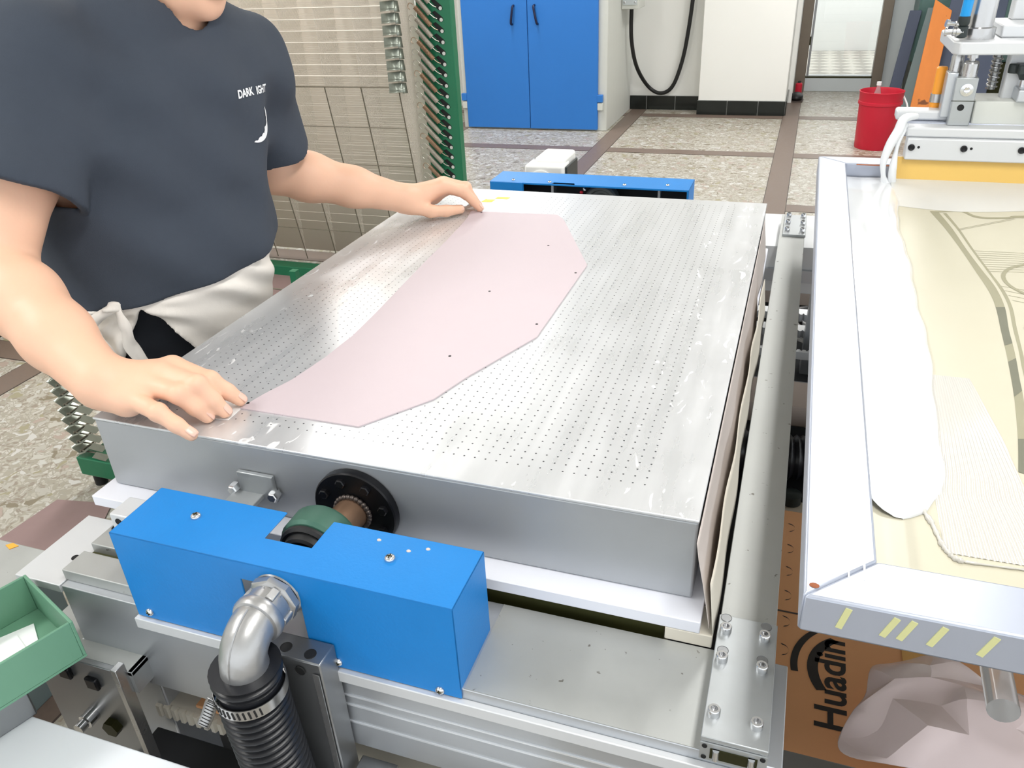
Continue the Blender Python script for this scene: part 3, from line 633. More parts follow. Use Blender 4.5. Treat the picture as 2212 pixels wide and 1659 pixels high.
o=MB().box(.80,1.32,.62,.74,.3455,.35).build('floor_board','cream_foam'); tag(o,'cream board lying on the dark pan by the hose','board')
b=MB(); pth=smoothpath([(.60,.84,.395),(.78,.83,.395),(.88,.83,.395),(1.0,.86,.395),(1.25,.89,.395)],30); b.tube(pth,[.045+.003*math.cos(2*math.pi*k/4) for k in range(len(pth))],20)
tag(b.build('suction_hose','hose_black',smooth=60),'thick black ribbed hose lying under the bar gap','hose')
t=thing('plastic_reel','clear plastic reel lying on the dark pan under the rails','reel',(.90,1.52,.346))
for r in (.05,.075,.10):
    b=MB(); b.lathe((.93,1.52,.37),(0,0,1),[(r,0),(r+.004,.03),(r-.004,.03)],30,caps=False); b.build('ring','clear_plastic',t,thick=.002)
o=MB().lathe((.878,.735,.352),(0,0,1),[(.02,0),(.02,.02),(.012,.024)],18).build('cable_gland','knob_black'); tag(o,'black round cap on cream board under the gap','cap')
# ---------------------------------------------------------------- cardboard carton, film, rail at lower right
t=thing('cardboard_carton','orange-brown cardboard carton with black printing under the screen frame','carton',(1.0,.45,.0))
MB().box(.80,1.24,.06,.615,.346,.42).build('carton','cardboard',t,bevel=.003)
ZT=.4205
v,f=text_mesh('Huadin',.058,.0012); M=Matrix.Translation((.944,.232,ZT))@Matrix.Rotation(math.radians(90),4,'Z'); b=MB(); b.add([tuple(M@Vector(p)) for p in v],f); b.build('printed_name','cardboard_print',t,smooth=None)
def crescent(cx,cy,r0,r1,off,a0,a1,n=24):
    A=[(cx+r0*math.cos(math.radians(a0+(a1-a0)*k/n)),cy+r0*math.sin(math.radians(a0+(a1-a0)*k/n))) for k in range(n+1)]
    B=[(cx+off+r1*math.cos(math.radians(a0+(a1-a0)*k/n)),cy+r1*math.sin(math.radians(a0+(a1-a0)*k/n))) for k in range(n+1)]
    return A,B
b=MB()
for (r0,r1,o_,a0,a1) in ((.075,.069,.009,125,215),(.098,.094,.006,128,190)):
    A,B=crescent(.985,.255,r0,r1,o_,a0,a1); n=len(A); b.add([(x,y,ZT) for x,y in A]+[(x,y,ZT) for x,y in B],[(i,i+1,n+i+1,n+i) for i in range(n-1)])
b.build('printed_swoosh','cardboard_print',t,smooth=None)
for k in range(9):
    y=.10+k*.058; A,B=crescent(.872,y,.012,.009,.003,-80,90,12); n=len(A); b=MB(); b.add([(x,yy,ZT) for x,yy in A]+[(x,yy,ZT) for x,yy in B],[(i,i+1,n+i+1,n+i) for i in range(n-1)]); b.build('printed_arc','cardboard_print',t,smooth=None)
MB().box(1.04,1.12,.06,.615,.4202,.4209).build('parcel_tape','kraft_tape',t); MB().box(.80,1.24,.352,.355,.4203,.4206).build('crease','strip_line',t)
# crumpled pink film: broad facets between a few creases
def film():
    rnd=random.Random(11); nu,nv=6,5; vs=[]
    for j in range(nv+1):
        for i in range(nu+1):
            u,v=i/nu,j/nv
            x=.940+u*.26+.055*v*(1-u)+rnd.uniform(-.01,.01); y=.058+v*.195-.03*v*u+rnd.uniform(-.01,.01)
            h=.462+.085*math.sin(math.pi*(.1+.8*u))*math.sin(math.pi*(.15+.75*v))+rnd.uniform(-.016,.016)
            vs.append((x,y,max(.424,h)))
    fs=[]
    for j in range(nv):
        for i in range(nu):
            a=j*(nu+1)+i; b_,c,d=a+1,a+nu+2,a+nu+1
            fs+=[(a,b_,c),(a,c,d)] if rnd.random()<.5 else [(a,b_,d),(b_,c,d)]
    return MB().add(vs,fs)
o=film().build('plastic_film','pink_film',smooth=24,thick=.0006); md=o.modifiers.new('sub','SUBSURF'); md.levels=2; md.render_levels=2
o.data.edges.foreach_set  # creased edges keep the folds crisp
ca=o.data.attributes.new('crease_edge','FLOAT','EDGE'); ca.data.foreach_set('value',[random.Random(i).choice([.15,.5,.85]) for i in range(len(o.data.edges))])
tag(o,'crumpled pale pink plastic film piled at the lower right','plastic film')
o=MB().cyl((1.085,.06,.62),(1.10,.30,.60),.016,n=20).build('clear_tube','clear_plastic'); tag(o,'clear plastic tube lying beside the pink film','tube')
bar('cross_rail',.862,1.75,.012,.040,.470,.500,'steel','grey steel rail at the lower right beside the bar end')
# ---------------------------------------------------------------- screen frame
FX0,FX1,FY0,FY1,FZ0,FZ1,FW=.853,1.95,-.131,1.298,.862,.900,.056
t=thing('printing_screen','large silver aluminium screen printing frame with cream mesh','screen frame',(1.4,.58,.862))
def mitre(poly,name): MB().prism(poly,FZ0,FZ1).build(name,'frame_silver',t,bevel=.0025)
a0,a1,c0,c1=FX0,FX1,FY0,FY1
mitre([(a0,c0),(a0+FW,c0+FW),(a0+FW,c1-FW),(a0,c1)],'side_bar'); mitre([(a1,c0),(a1,c1),(a1-FW,c1-FW),(a1-FW,c0+FW)],'side_bar')
mitre([(a0,c0),(a1,c0),(a1-FW,c0+FW),(a0+FW,c0+FW)],'near_bar'); mitre([(a0,c1),(a0+FW,c1-FW),(a1-FW,c1-FW),(a1,c1)],'far_bar')
for x in (.874,.886,.898): MB().box(x,x+.0014,c0+.03,c1-.62,FZ1-.0002,FZ1+.0004).build('scribe_line','groove_line',t)
MB().box(a0+FW-.004,a1-FW+.004,c0+FW-.004,c1-FW+.004,FZ0+.002,FZ0+.0035).build('mesh','screen_mesh',t)
for x in (.885,.918,.930,.951,.985):
    M=Matrix.Translation((x,FY0-.0002,.885))@Matrix.Rotation(.22 if x<.9 else .35,4,'Y'); MB().box(-.0025,.0025,-.0004,.0004,-.012,.010,M).build('paint_mark','stain_yellow',t)
b=MB(); b.sphere((.861,-.118,.9003),(.004,.003,.0008),10,6); b.build('rust_spot','rust_stain',t)
MB().box(.93,.995,1.228,1.236,.8995,.9006).build('rust_streak','rust_stain',t); 
ZS=FZ0+.0037
# stencil: stripes of the printed pattern on the mesh, one band and its inner line work
def band(L,R,m,z=ZS,name='stencil_band'):
    n=len(L); b=MB(); b.add([(x,y,z) for x,y in L]+[(x,y,z) for x,y in R],[(i,i+1,n+i+1,n+i) for i in range(n-1)]); return b.build(name,m,t,smooth=None)
SL=[(1.06,1.03),(1.075,.931),(1.087,.82),(1.096,.714),(1.102,.638),(1.102,.575),(1.096,.495),(1.09,.414),(1.083,.337),(1.077,.284),(1.067,.21),(1.056,.144)]
SR=[(1.075,1.027),(1.087,.933),(1.096,.822),(1.106,.724),(1.114,.652),(1.114,.578),(1.106,.498),(1.101,.427),(1.093,.348),(1.089,.304),(1.078,.213),(1.067,.140)]
s3=lambda P: [(p.x,p.y) for p in smoothpath([(x,y,0) for x,y in P],5)]
band(s3(SL),s3(SR),'stencil_tan')
for a,b_,m in ((5,6.6,'stencil_dark'),(7.2,8.6,'stencil_dark'),(10,11,'stencil_dark')):
    l,r=s3(SL)[int(a*5):int(b_*5)+1],s3(SR)[int(a*5):int(b_*5)+1]; band(l,r,m,ZS+.0002,'wet_patch')
band(s3([(1.082,1.023),(1.094,.935),(1.104,.815),(1.113,.718),(1.119,.642),(1.119,.579),(1.112,.505),(1.107,.438),(1.101,.378),(1.096,.31)]),s3([(1.088,1.024),(1.099,.931),(1.108,.811),(1.117,.715),(1.124,.643),(1.124,.58),(1.118,.518),(1.113,.461),(1.107,.389),(1.101,.32)]),'stencil_tan',name='stencil_line')
band(s3([(1.06,1.031),(1.087,1.037),(1.112,1.048),(1.122,1.045),(1.135,1.019),(1.155,1.011),(1.19,1.018),(1.219,1.032),(1.40,1.05),(1.62,1.02)]),s3([(1.07,1.023),(1.087,1.03),(1.111,1.037),(1.119,1.032),(1.132,1.007),(1.153,1.001),(1.189,1.008),(1.216,1.017),(1.40,1.035),(1.62,1.005)]),'stencil_tan',ZS+.0001,name='stencil_line')
def sline(a,b_,w=.0012): d=Vector((b_[0]-a[0],b_[1]-a[1])); n=Vector((-d.y,d.x)).normalized()*w; return [a,b_],[(a[0]+n.x,a[1]+n.y),(b_[0]+n.x,b_[1]+n.y)]
for o_ in (0,.006): band(*sline((1.098,.923+o_),(1.20,1.007+o_)),'stencil_tan',ZS+.0001,name='stencil_line')
for q in range(10): band(*sline((1.108+q*.0008,.815-q*.0105),(1.40,.83-q*.0078)),'stencil_tan',ZS+.0001,name='stencil_line')
for q in range(4): band(*sline((1.122+q*.002,.66-q*.018),(1.30,.60-q*.022)),'stencil_tan',ZS+.0001,name='stencil_line')
def ring2(cx,cy,rx,ry,w,a0=0,a1=360):
    A=[(cx+rx*math.cos(math.radians(a0+(a1-a0)*k/40)),cy+ry*math.sin(math.radians(a0+(a1-a0)*k/40))) for k in range(41)]
    B=[(cx+(rx-w)*math.cos(math.radians(a0+(a1-a0)*k/40)),cy+(ry-w*1.2)*math.sin(math.radians(a0+(a1-a0)*k/40))) for k in range(41)]
    return A,B
band(*ring2(1.205,.69,.077,.085,.006),'stencil_tan',ZS+.0002,name='stencil_ring')
for k in range(3): band(*ring2(1.23,.50,.105-k*.018,.075-k*.014,.004,60,300),'stencil_tan',ZS+.0002,name='stencil_ring')
# ---------------------------------------------------------------- white ink on the screen
IR=[(.030,.930),(.036,.945),(.050,.962),(.090,.979),(.124,.985),(.207,.992),(.315,.996),(.461,1.000),(.574,1.002),(.751,1.001),(.95,1.001),(1.069,1.005),(1.16,1.010),(1.212,1.016)]
def inkr(y):
    for (a,b_),(c,d) in zip(IR,IR[1:]):
        if y<=c: f=(y-a)/(c-a); return b_+(d-b_)*f
    return IR[-1][1]
def inkpool(u,v):
    y=.034+v*(1.236-.034); w=.0022*math.sin(y*19)+.0012*math.sin(y*53+1); xr=inkr(y)+w; x0=.9095+(.012*max(0,(.06-y)/.03))
    if y<.075: x0=.9095+.030*(1-math.sqrt(max(0,1-((.075-y)/.0415)**2)))
    x=x0+(xr-x0)*u; e=min(1,min(u*.9+.12,1-u)*5.0); en=min(1,(y-.0335)/.03)
    h=.0068*math.sqrt(max(0,1-(1-e)**2))*math.sqrt(max(.0,1-(1-en)**2))*(1+.05*math.sin(y*23+u*5)+.04*math.sin(y*11-u*9))
    return (x,y,ZS+.0001+h)
t=thing('ink_puddle','thick glossy white ink spread along the left of the mesh','ink',(.96,.6,ZS))
b=MB(); b.grid(inkpool,36,240); b.build('pool','ink_white',t,smooth=80)
def inkback(u,v):
    x=1.0+u*.86; y=1.222-v*(.165+.02*math.sin(u*13)); h=.012*(1-v)**2*(1-.9*max(0,v-.9)*10); return (x,y,ZS+.0001+max(0,h))
b=MB(); b.grid(inkback,60,24); b.build('wiped_ink','ink_thin',t,smooth=80)
def streak(u,v):
    y=.34-v*.345; x0=inkr(max(y,.09))-.004-.002*v; x=x0+u*(.045+.05*v); return (x,y,ZS+.0003+.00035*math.sin(u*120+2*math.sin(v*6))*(.3+.7*v))
b=MB(); b.grid(streak,240,30); b.build('ink_streaks','ink_film',t,smooth=80)
bead=smoothpath([(.957,.060,ZS+.001),(.966,.035,ZS+.001),(.972,.004,ZS+.001),(.980,-.012,ZS+.001),(.996,-.014,ZS+.001),(1.04,-.011,ZS+.001),(1.12,-.006,ZS+.001)],10)
b=MB(); rn=random.Random(5); b.tube(bead,[.0022*rn.uniform(.6,1.5)*(1 if k<36 else .5) for k in range(len(bead))],8); b.build('ink_bead','ink_film',t,smooth=80)
# drip from the squeegee end down to the mesh
dp=smoothpath([(1.030,1.245,1.000),(1.006,1.225,.998),(.998,1.215,.975),(.986,1.205,.948),(.979,1.20,.915),(.984,1.20,.885),(.990,1.205,.869)],8)
b=MB(); b.tube(dp,[.004+.006*math.sin(math.pi*min(1,k/len(dp)*1.1+.12))**1 + (.010*max(0,(k/len(dp)-.72)/.28)**2) for k in range(len(dp))],16); b.build('drip','ink_white',t,smooth=80)
dp=smoothpath([(1.012,1.24,.985),(1.004,1.22,.965),(1.000,1.208,.93),(1.000,1.203,.893),(1.004,1.205,.869)],8)
b=MB(); b.tube(dp,[.006+.004*math.sin(k*.35)*.5+(.006*max(0,(k/len(dp)-.7)/.3)) for k in range(len(dp))],14); b.build('drip','ink_white',t,smooth=80)
# ---------------------------------------------------------------- squeegee head
t=thing('squeegee','squeegee with yellow blade and white holder over the mesh','squeegee',(1.4,1.22,.868))
SX0,SX1=1.012,1.86
b=MB(); b.prism([(1.215,.868),(1.223,.868),(1.235,.920),(1.227,.920)],SX0-.006,SX1,Matrix(((0,0,1,0),(1,0,0,0),(0,1,0,0),(0,0,0,1)))); b.build('blade','squeegee_yellow',t,bevel=.001)
MB().box(SX0+.006,SX1,1.212,1.250,.918,.962).build('holder','aluminium_white',t,bevel=.003)
MB().box(SX0+.002,SX1,1.222,1.290,.962,.982).build('upper_rail','aluminium_white',t,bevel=.004)
MB().box(SX0-.018,SX1,1.275,1.315,.985,1.006).build('flood_bar','aluminium_white',t,bevel=.005)
MB().box(SX0-.008,SX1,1.262,1.30,.955,.985).build('flood_holder','frame_silver',t,bevel=.003)
for x in (1.028,1.125,1.228,1.33):
    b=MB(); b.lathe((x,1.212,.944),(0,-1,0),[(.0066,0),(.0066,.003),(.005,.0055),(.003,.004)],18); b.build('bolt','black_iron',t)
    hole(t,(x+.0135,1.2118,.9445),(0,-1,0),.0024)
t=thing('squeegee_carriage','aluminium carriage with air cylinder carrying the squeegee','machine',(1.15,1.3,.98))
MB().box(1.090,1.130,1.245,1.285,.982,1.075).build('clamp_arm','galvanised',t,bevel=.002)
MB().box(1.075,1.095,1.262,1.30,.995,1.082).build('side_arm','aluminium',t,bevel=.002)
b=MB(); b.lathe((1.112,1.245,1.052),(0,-1,0),[(.012,0),(.012,.002),(.006,.0025),(.0055,.004),(.003,.003)],20); b.build('pivot_bolt','chrome',t)
hole(t,(1.108,1.245,1.018),(0,-1,0),.006); MB().box(1.088,1.132,1.2445,1.2452,1.030,1.0312).build('seam','dark_metal',t)
b=MB(); b.lathe((1.113,1.262,1.072),(0,0,1),[(.0145,0),(.0145,.028),(.012,.032),(.006,.033),(.006,.038),(.0105,.038),(.0105,.046),(.007,.047),(.007,.065)],20); b.build('rod_end','steel_bright',t,smooth=30)
b=MB(); b.lathe((1.090,1.285,1.075),(0,0,1),[(.012,0),(.012,.035),(.010,.04),(.010,.065)],20); b.build('guide_pin','steel_bright',t,smooth=30)
M=Matrix(((1,0,0,0),(0,1,0,0),(0,0,1,0),(0,0,0,1)))
MB().prism([(1.083,1.235),(1.75,1.235),(1.75,1.46),(1.072,1.46),(1.072,1.255)],1.118,1.142).build('top_plate','aluminium_white',t,bevel=.003)
b=MB(); b.lathe((1.117,1.30,1.142),(0,0,1),[(.032,0),(.032,.020),(.026,.022),(.026,.40)],30); b.build('air_cylinder','steel_bright',t,smooth=30)
MB().box(1.16,1.75,1.30,1.45,1.142,1.165).build('rear_block','aluminium_white',t,bevel=.003); MB().box(1.19,1.24,1.40,1.44,1.165,1.5).build('rear_post','aluminium_white',t,bevel=.003)
b=MB(); b.lathe((1.168,1.32,1.142),(0,0,-1),[(.0075,0),(.0075,.10)],14); b.build('screw_core','steel',t)
hel=[(1.168+.0095*math.cos(k*.55),1.32+.0095*math.sin(k*.55),1.136-k*.00078) for k in range(120)]; b=MB(); b.tube(hel,.0017,6); b.build('spring','steel_bright',t)
MB().box(1.185,1.215,1.30,1.33,.99,1.12).build('guide_column','aluminium_white',t,bevel=.004)
MB().box(1.135,1.75,1.262,1.36,.982,1.028).build('carriage','cabinet_grey',t,bevel=.003); MB().box(1.205,1.75,1.25,1.36,1.028,1.052).build('carriage_step','aluminium',t,bevel=.003); MB().box(1.235,1.30,1.235,1.262,.982,1.028).build('slider','aluminium_white',t,bevel=.002)
# star knob
kb=MB(); pts=[]
for k in range(60):
    a=2*math.pi*k/60; r=.0215+.0055*math.cos(6*a); pts.append((1.216+1.2*r*math.cos(a),1.285+1.2*r*math.sin(a)))
kb.prism(pts,1.078,1.096); k_=kb.build('star_knob','knob_black',t,smooth=50,bevel=.003); b=MB(); b.cyl((1.216,1.285,1.052),(1.216,1.285,1.078),.006,n=12); b.build('knob_stud','chrome',t)
b=MB(); b.lathe((1.216,1.285,1.066),(0,0,1),[(.008,0),(.014,.012)],16); b.build('knob_hub','knob_black',t); MB().box(1.215,1.245,1.30,1.32,1.10,1.112).build('blue_tag','tube_blue',t)
# air fittings
t=thing('air_fitting','black push-in air fitting with silver throttle screws','fitting',(1.08,1.26,1.14))
b=MB(); b.lathe((1.083,1.262,1.147),(0,0,1),[(.008,0),(.011,.002),(.011,.020),(.008,.022)],16); b.build('body','knob_black',t)
b=MB(); b.lathe((1.083,1.262,1.158),(-1,0,0),[(.011,-.002),(.011,.010),(.008,.011),(.008,.016),(.005,.017),(.005,.026),(.008,.026),(.008,.030)],14); b.build('throttle_screw','steel_bright',t)
b=MB(); b.lathe((1.083,1.262,1.169),(0,0,1),[(.009,0),(.011,.004),(.011,.016),(.008,.018)],16); b.build('collet','knob_black',t); b=MB(); b.lathe((1.075,1.262,1.171),(-1,-.2,.15),[(.006,0),(.006,.006),(.004,.007),(.004,.018),(.007,.018),(.007,.024)],12); b.build('lock_screw','steel_bright',t)
b=MB(); b.tube(smoothpath([(1.083,1.262,1.185),(1.084,1.258,1.22),(1.087,1.252,1.30),(1.10,1.25,1.42)],8),.0095,14); tag(b.build('air_tube','tube_blue',smooth=60),'bright blue air tube plugged into the black fitting','air tube')
t=thing('orange_handle','orange plastic cylinder held by a silver band on the head','cylinder',(1.07,1.30,1.0))
b=MB(); b.lathe((1.070,1.318,.995),(0,0,1),[(.010,0),(.011,.003),(.011,.088),(.009,.091)],20); b.build('body','tube_orange',t,smooth=30)
b=MB(); b.lathe((1.070,1.318,1.016),(0,0,1),[(.0125,0),(.0125,.017)],20); b.build('band','steel_bright',t)
# ---------------------------------------------------------------- lower left: deck, tray, brackets, gear rack
t=thing('machine_deck','white painted machine deck at the lower left corner','deck',(.0,-.4,.0))
MB().box(-.55,.30,-.62,-.2445,.585,.600).build('top','deck_white',t,bevel=.002); hole(t,(.022,-.254,.600),(0,0,1),.0022)
for (x,y) in ((-.50,-.30),(.24,-.30),(-.50,-.58),(.24,-.58)): MB().box(x,x+.04,y-.02,y+.02,0,.5848).build('leg','steel',t)
MB().box(-.50,.28,-.275,-.255,.52,.5848).build('rail','dark_metal',t)
t=thing('steel_bracket','grey steel bracket plate with square bolts below the beam','bracket',(.08,-.17,.5))
MB().box(-.005,.128,-.184,-.176,.46,.630).build('plate','steel',t,bevel=.001); MB().box(.1285,.1365,-.190,-.176,.47,.640).build('edge_plate','steel_bright',t,bevel=.0005)
for p in ((.045,-.184,.606),(.085,-.184,.600)): MB().box(p[0]-.009,p[0]+.009,p[1]-.006,p[1],p[2]-.009,p[2]+.009).build('square_bolt','black_iron',t,bevel=.002)
b=MB(); b.lathe((.060,-.184,.535),(0,-1,0),[(.010,0),(.010,.015),(.007,.016),(.007,.026)],16); b.build('stud','chrome',t); b=MB(); b.lathe((.090,-.184,.525),(0,-1,0),[(.012,0),(.012,.010)],6); b.build('nut','dark_metal',t)
t=thing('dusty_shelf','dusty grey steel shelf below the beam left end','shelf',(.08,-.14,.6))
MB().box(-.02,.142,-.176,-.105,.618,.6245).build('plate','aluminium_dull',t,bevel=.0008); MB().box(.136,.142,-.176,-.150,.590,.6245).build('fold','galvanised',t)
for (x,y) in ((.035,-.125),(.052,-.128),(.058,-.135),(.071,-.130),(.045,-.15),(.10,-.128),(.063,-.128)): b=MB(); b.sphere((x,y,.6249),(.0016,.0013,.0006),8,5); b.build('paint_flake','paper_white',t)
gear_rack(.10,.60,-.128,.505,'toothed rack in front under the aluminium beam',up=True,depth=.035,m='cream_foam',pitch=.012)
bar('dark_channel',.10,.60,-.20,-.14,.46,.470,'deep_dark','dark channel under the toothed front rack')
bar('rusty_sheet',.165,.26,-.128,-.035,.515,.52,'cardboard','brown rusty plate behind the front toothed rack','plate',.001)
bar('deck_strip',.385,.62,-.245,-.205,.520,.545,'deck_white','white strip beside the foot of the support block','strip')
# green tray with papers
DU=Vector((.936,-.352,0)); DV=Vector((-.352,-.936,0)); P0=Vector((-.002,-.154,0)); ZT2,ZB2=.722,.668
def trayM(): return Matrix(((DU.x,DV.x,0,P0.x),(DU.y,DV.y,0,P0.y),(0,0,1,0),(0,0,0,1)))
TM=trayM(); t=thing('green_tray','small open green tray with paper slips at left edge','tray',(.04,-.22,ZB2))
W_,L_,th=.124,.19,.0035
MB().box(0,W_,0,L_,ZB2,ZB2+.003,TM).build('bottom','tray_green',t)
MB().box(0,W_,0,th,ZB2+.003,ZT2,TM).build('side','tray_green',t,bevel=.0008); MB().box(0,W_,L_-th,L_,ZB2+.003,ZT2,TM).build('side','tray_green',t,bevel=.0008); MB().box(0,th,th,L_-th,ZB2+.003,ZT2,TM).build('side','tray_green',t,bevel=.0008); MB().box(W_-th,W_,th,L_-th,ZB2+.003,ZT2,TM).build('side','tray_green',t,bevel=.0008)
for k,(a,c,r,lab) in enumerate(((.03,.07,.25,'white paper slip underneath in the green tray'),(.045,.085,.05,'white paper slip in the middle inside green tray'),(.05,.10,-.2,'white paper slip on top inside the green tray'))):
    M=TM@Matrix.Translation((a+.02,c,ZB2+.0035+k*.0016))@Matrix.Rotation(r,4,'Z'); o=MB().box(-.035,.035,-.045,.045,0,.0012,M).build('paper_slip','paper_white'); tag(o,lab,'paper','paper slips in the green tray')
t=thing('tray_stand','grey steel stand carrying the green tray','stand',(.0,-.24,.6))
MB().box(.015,.085,.06,.16,.6002,ZB2-.0003,TM).build('post','steel',t,bevel=.002)
# grey box on the left, sheets on the floor
t=thing('grey_case','grey box with an orange tag at the left edge','box',(-.72,.15,0))
MB().box(-.95,-.535,-.02,.235,.27,.30).build('lid','aluminium_dull',t,bevel=.004); MB().box(-.94,-.545,-.01,.225,0,.27).build('body','panel_green',t,bevel=.004); MB().prism([(-.655,.222),(-.635,.214),(-.625,.228),(-.645,.232)],.3002,.3012).build('orange_tag','tag_orange',t)
o=MB().prism([(-1.107,.46),(-1.09,.661),(-.918,.691),(-.80,.46),(-.86,.36),(-1.10,.36)],.002,.0045).build('floor_sheet','sheet_back',smooth=None); tag(o,'brown-mauve sheet lying on the floor at the lower left','sheet')
o=MB().prism([(-1.75,2.40),(-1.40,2.43),(-1.10,2.2),(-1.0,1.9),(-1.4,1.85),(-1.75,2.0)],.002,.0045).build('floor_sheet','sheet_back',smooth=None); tag(o,'mauve sheet lying on the floor under the drying rack','sheet')
t=thing('beige_carton','pale beige carton on the floor behind the worker','carton',(-2.25,1.97,0))
MB().box(-2.49,-2.01,1.75,2.2,0,.25).build('base','kraft_tape',t,bevel=.004); MB().box(-2.50,-2.0,1.74,2.21,.25,.66).build('lid','box_beige',t,bevel=.004)
t=thing('dark_case','dark grey case on the floor at the far left','case',(-2.35,1.5,0))
MB().box(-2.72,-2.24,1.36,1.68,.0022,.16).build('body','dark_gap',t,bevel=.01); MB().box(-2.73,-2.23,1.35,1.69,.16,.18).build('lid','panel_green',t,bevel=.006)
# ---------------------------------------------------------------- drying rack behind the worker
HY,DZ,LS,TI=2.40,.040,.80,.187      # hinge line, spacing, shelf length, forward lean
cs=math.sqrt(1-TI*TI)
RX0,RX1=-1.77,-.65
FR_=[.0022,.0010]
t=thing('drying_rack','green drying rack with raised wire shelves behind the worker','drying rack',(-1.1,2.4,0))
for x in (-.55,-1.86):
    p=MB().box(x-(.075 if x>-1 else 0),x+.067,HY-.012,HY+.03,.05,1.95).build('post','rack_green',t,bevel=.003)
    if x>-1: post=p
MB().box(-1.30,-1.255,HY+.27,HY+.31,.0,1.95).build('middle_post','rack_green',t,bevel=.003)
MB().box(-1.88,-.46,HY-.03,HY+.04,1.95,2.0).build('top_rail','rack_green',t,bevel=.003); MB().box(-1.88,-.46,HY-.03,HY+.04,.0,.05).build('base_rail','rack_green',t,bevel=.003)
for x in (-1.88,-.52): MB().box(x,x+.06,HY-.75,HY-.03,.0,.05).build('base_foot','rack_green',t,bevel=.003)
def sp(s,off=0,z0=.10): return (HY-.03-TI*s+off*cs*0, z0+cs*s)
def shelf_mesh(wr_):
    b=MB()
    for i in range(8):
        x=RX1-.16*i; y0,z0=sp(0);y1,z1=sp(LS); b.cyl((x,y0,z0),(x,y1,z1),wr_,n=6)
    for k in range(1,6):
        y,z=sp(LS*k/5); r=.0026 if k==5 else .7*wr_
        b.cyl((RX0,y-.002,z),(RX1+(.012 if k==5 else 0),y-.002,z),r,n=6)
    return b
sh=shelf_mesh(.0022).build('wire_shelf','wire_metal',t)
thin=shelf_mesh(.0011).mesh('wire_shelf',40); thin.materials.append(MATS['wire_thin'])
# corner clip: a folded plate shaped like a cap with a flared foot
y,z=sp(LS); c=MB(); prof=[(0,.014),(.005,.012),(.008,-.008),(.012,-.014),(.022,-.016)]
vs=[];n=len(prof)
for (dx,dz) in [(-.044,.0),(.012,.004)]:
    for (a,h) in prof: vs.append((RX1+.010+dx+a*.4,y-.006-a,z+h+dz))
c.add(vs,[(i,i+1,n+i+1,n+i) for i in range(n-1)])
c.add([(RX1+.022,y-.006,z+.018),(RX1+.024,y+.020,z+.014),(RX1+.030,y+.016,z-.022),(RX1+.029,y-.024,z-.018),(RX1+.026,y-.012,z-.004)],[(0,1,2,3,4)])
cl=c.build('corner_clip','clip_metal',sh,thick=.0018,smooth=60)
for i in range(1,30):
    s2=sh.copy(); col.objects.link(s2); s2.location=Vector((0,0,DZ*i)); s2.data=thin
    c2=cl.copy(); col.objects.link(c2); c2.parent=s2; c2.matrix_parent_inverse=Matrix.Identity(4); 
    s2.parent=t; s2.matrix_parent_inverse=sh.matrix_parent_inverse.copy()
# sheet of backing behind the raised shelves
ya,za=sp(0,z0=.05); yb,zb=sp(2.0,z0=.05)
MB().add([(RX0-.05,ya+.245,za),(RX1+.012,ya+.245,za),(RX1+.012,yb+.245,zb),(RX0-.05,yb+.245,zb)],[(0,1,2,3)]).build('backing_sheet','rack_backing',t,thick=.002)
# springs on the right post
spr=MB(); P0_=Vector((-.612,HY-.050,.125)); P1_=Vector((-.562,HY-.030,.058)); d=(P1_-P0_)
pp=[P0_+d*(k/60) for k in range(61)]; spr.tube(pp,[.0092+.0010*math.cos(math.pi*k) for k in range(61)],10)
hk=smoothpath([P0_+Vector((.004,0,-.004)),P0_+Vector((-.008,-.002,.010)),P0_+Vector((-.020,-.004,.012)),P0_+Vector((-.026,-.004,.000)),P0_+Vector((-.018,-.004,-.010))],5); spr.tube(hk,.0018,6)
spr.tube([P1_,P1_+Vector((.012,.006,-.012)),P1_+Vector((.022,.014,-.018))],.0018,6)
s1=spr.build('spring','spring_metal',t,smooth=60)
sl=MB(); q=[(.0,0)]
poly=[(-.540+ .010*math.cos(a),.036+.007*math.sin(a)) for a in [math.pi*k/8 for k in range(9)]]
Mx=Matrix(((1,0,0,0),(0,0,1,HY-.0128),(0,1,0,0),(0,0,0,1)))
slot=[(-.560,.062),(-.548,.068),(-.518,.044),(-.515,.034),(-.523,.027),(-.536,.032)]
sl.prism(slot,0,.0006,Mx); so=sl.build('slot','hole_dark',t)
hb=MB(); hb.lathe((-.524,HY-.0135,.036),(0,-1,0),[(.0068,0),(.0068,.0006)],12); ho=hb.build('slot_light','cabinet_grey',t)
for i in range(1,44):
    for k,src in enumerate((s1,so,ho)):
        c=src.copy(); col.objects.link(c); c.parent=t; c.matrix_parent_inverse=src.matrix_parent_inverse.copy(); c.location=Vector((0,0,.0395*i))
        if k==0 and i%6 in (2,5): c.data=c.data.copy(); c.data.materials[0]=MATS['spring_copper']
# ---------------------------------------------------------------- second rack: lowered shelves beside the table
t=thing('lowered_rack','stack of lowered wire shelves on a green base left of table','drying rack',(-.8,.9,0))
MB().box(-1.06,-.50,.74,.80,.045,.105).build('base_rail','rack_green',t,bevel=.003); MB().box(-1.06,-.50,1.14,1.20,.045,.105).build('base_rail','rack_green',t,bevel=.003)
for x in (-1.04,-.56): MB().box(x,x+.05,.80,1.14,.045,.105).build('base_side','rack_green',t,bevel=.003)
for x in (-1.03,-.53):
    for y in (.77,1.17):
        b=MB(); b.cyl((x,y,.0005),(x,y,.045),.018,n=14); b.build('caster','rubber',t)
b=MB()
for y in (.755,.90,1.05,1.18): b.cyl((-1.05,y,.122),(-.50,y,.122),.0022,n=6)
for x in (-1.045,-.9,-.75,-.62,-.505): b.cyl((x,.75,.122),(x,1.185,.122),.0022,n=6)
sh=b.build('wire_shelf','wire_metal',t)
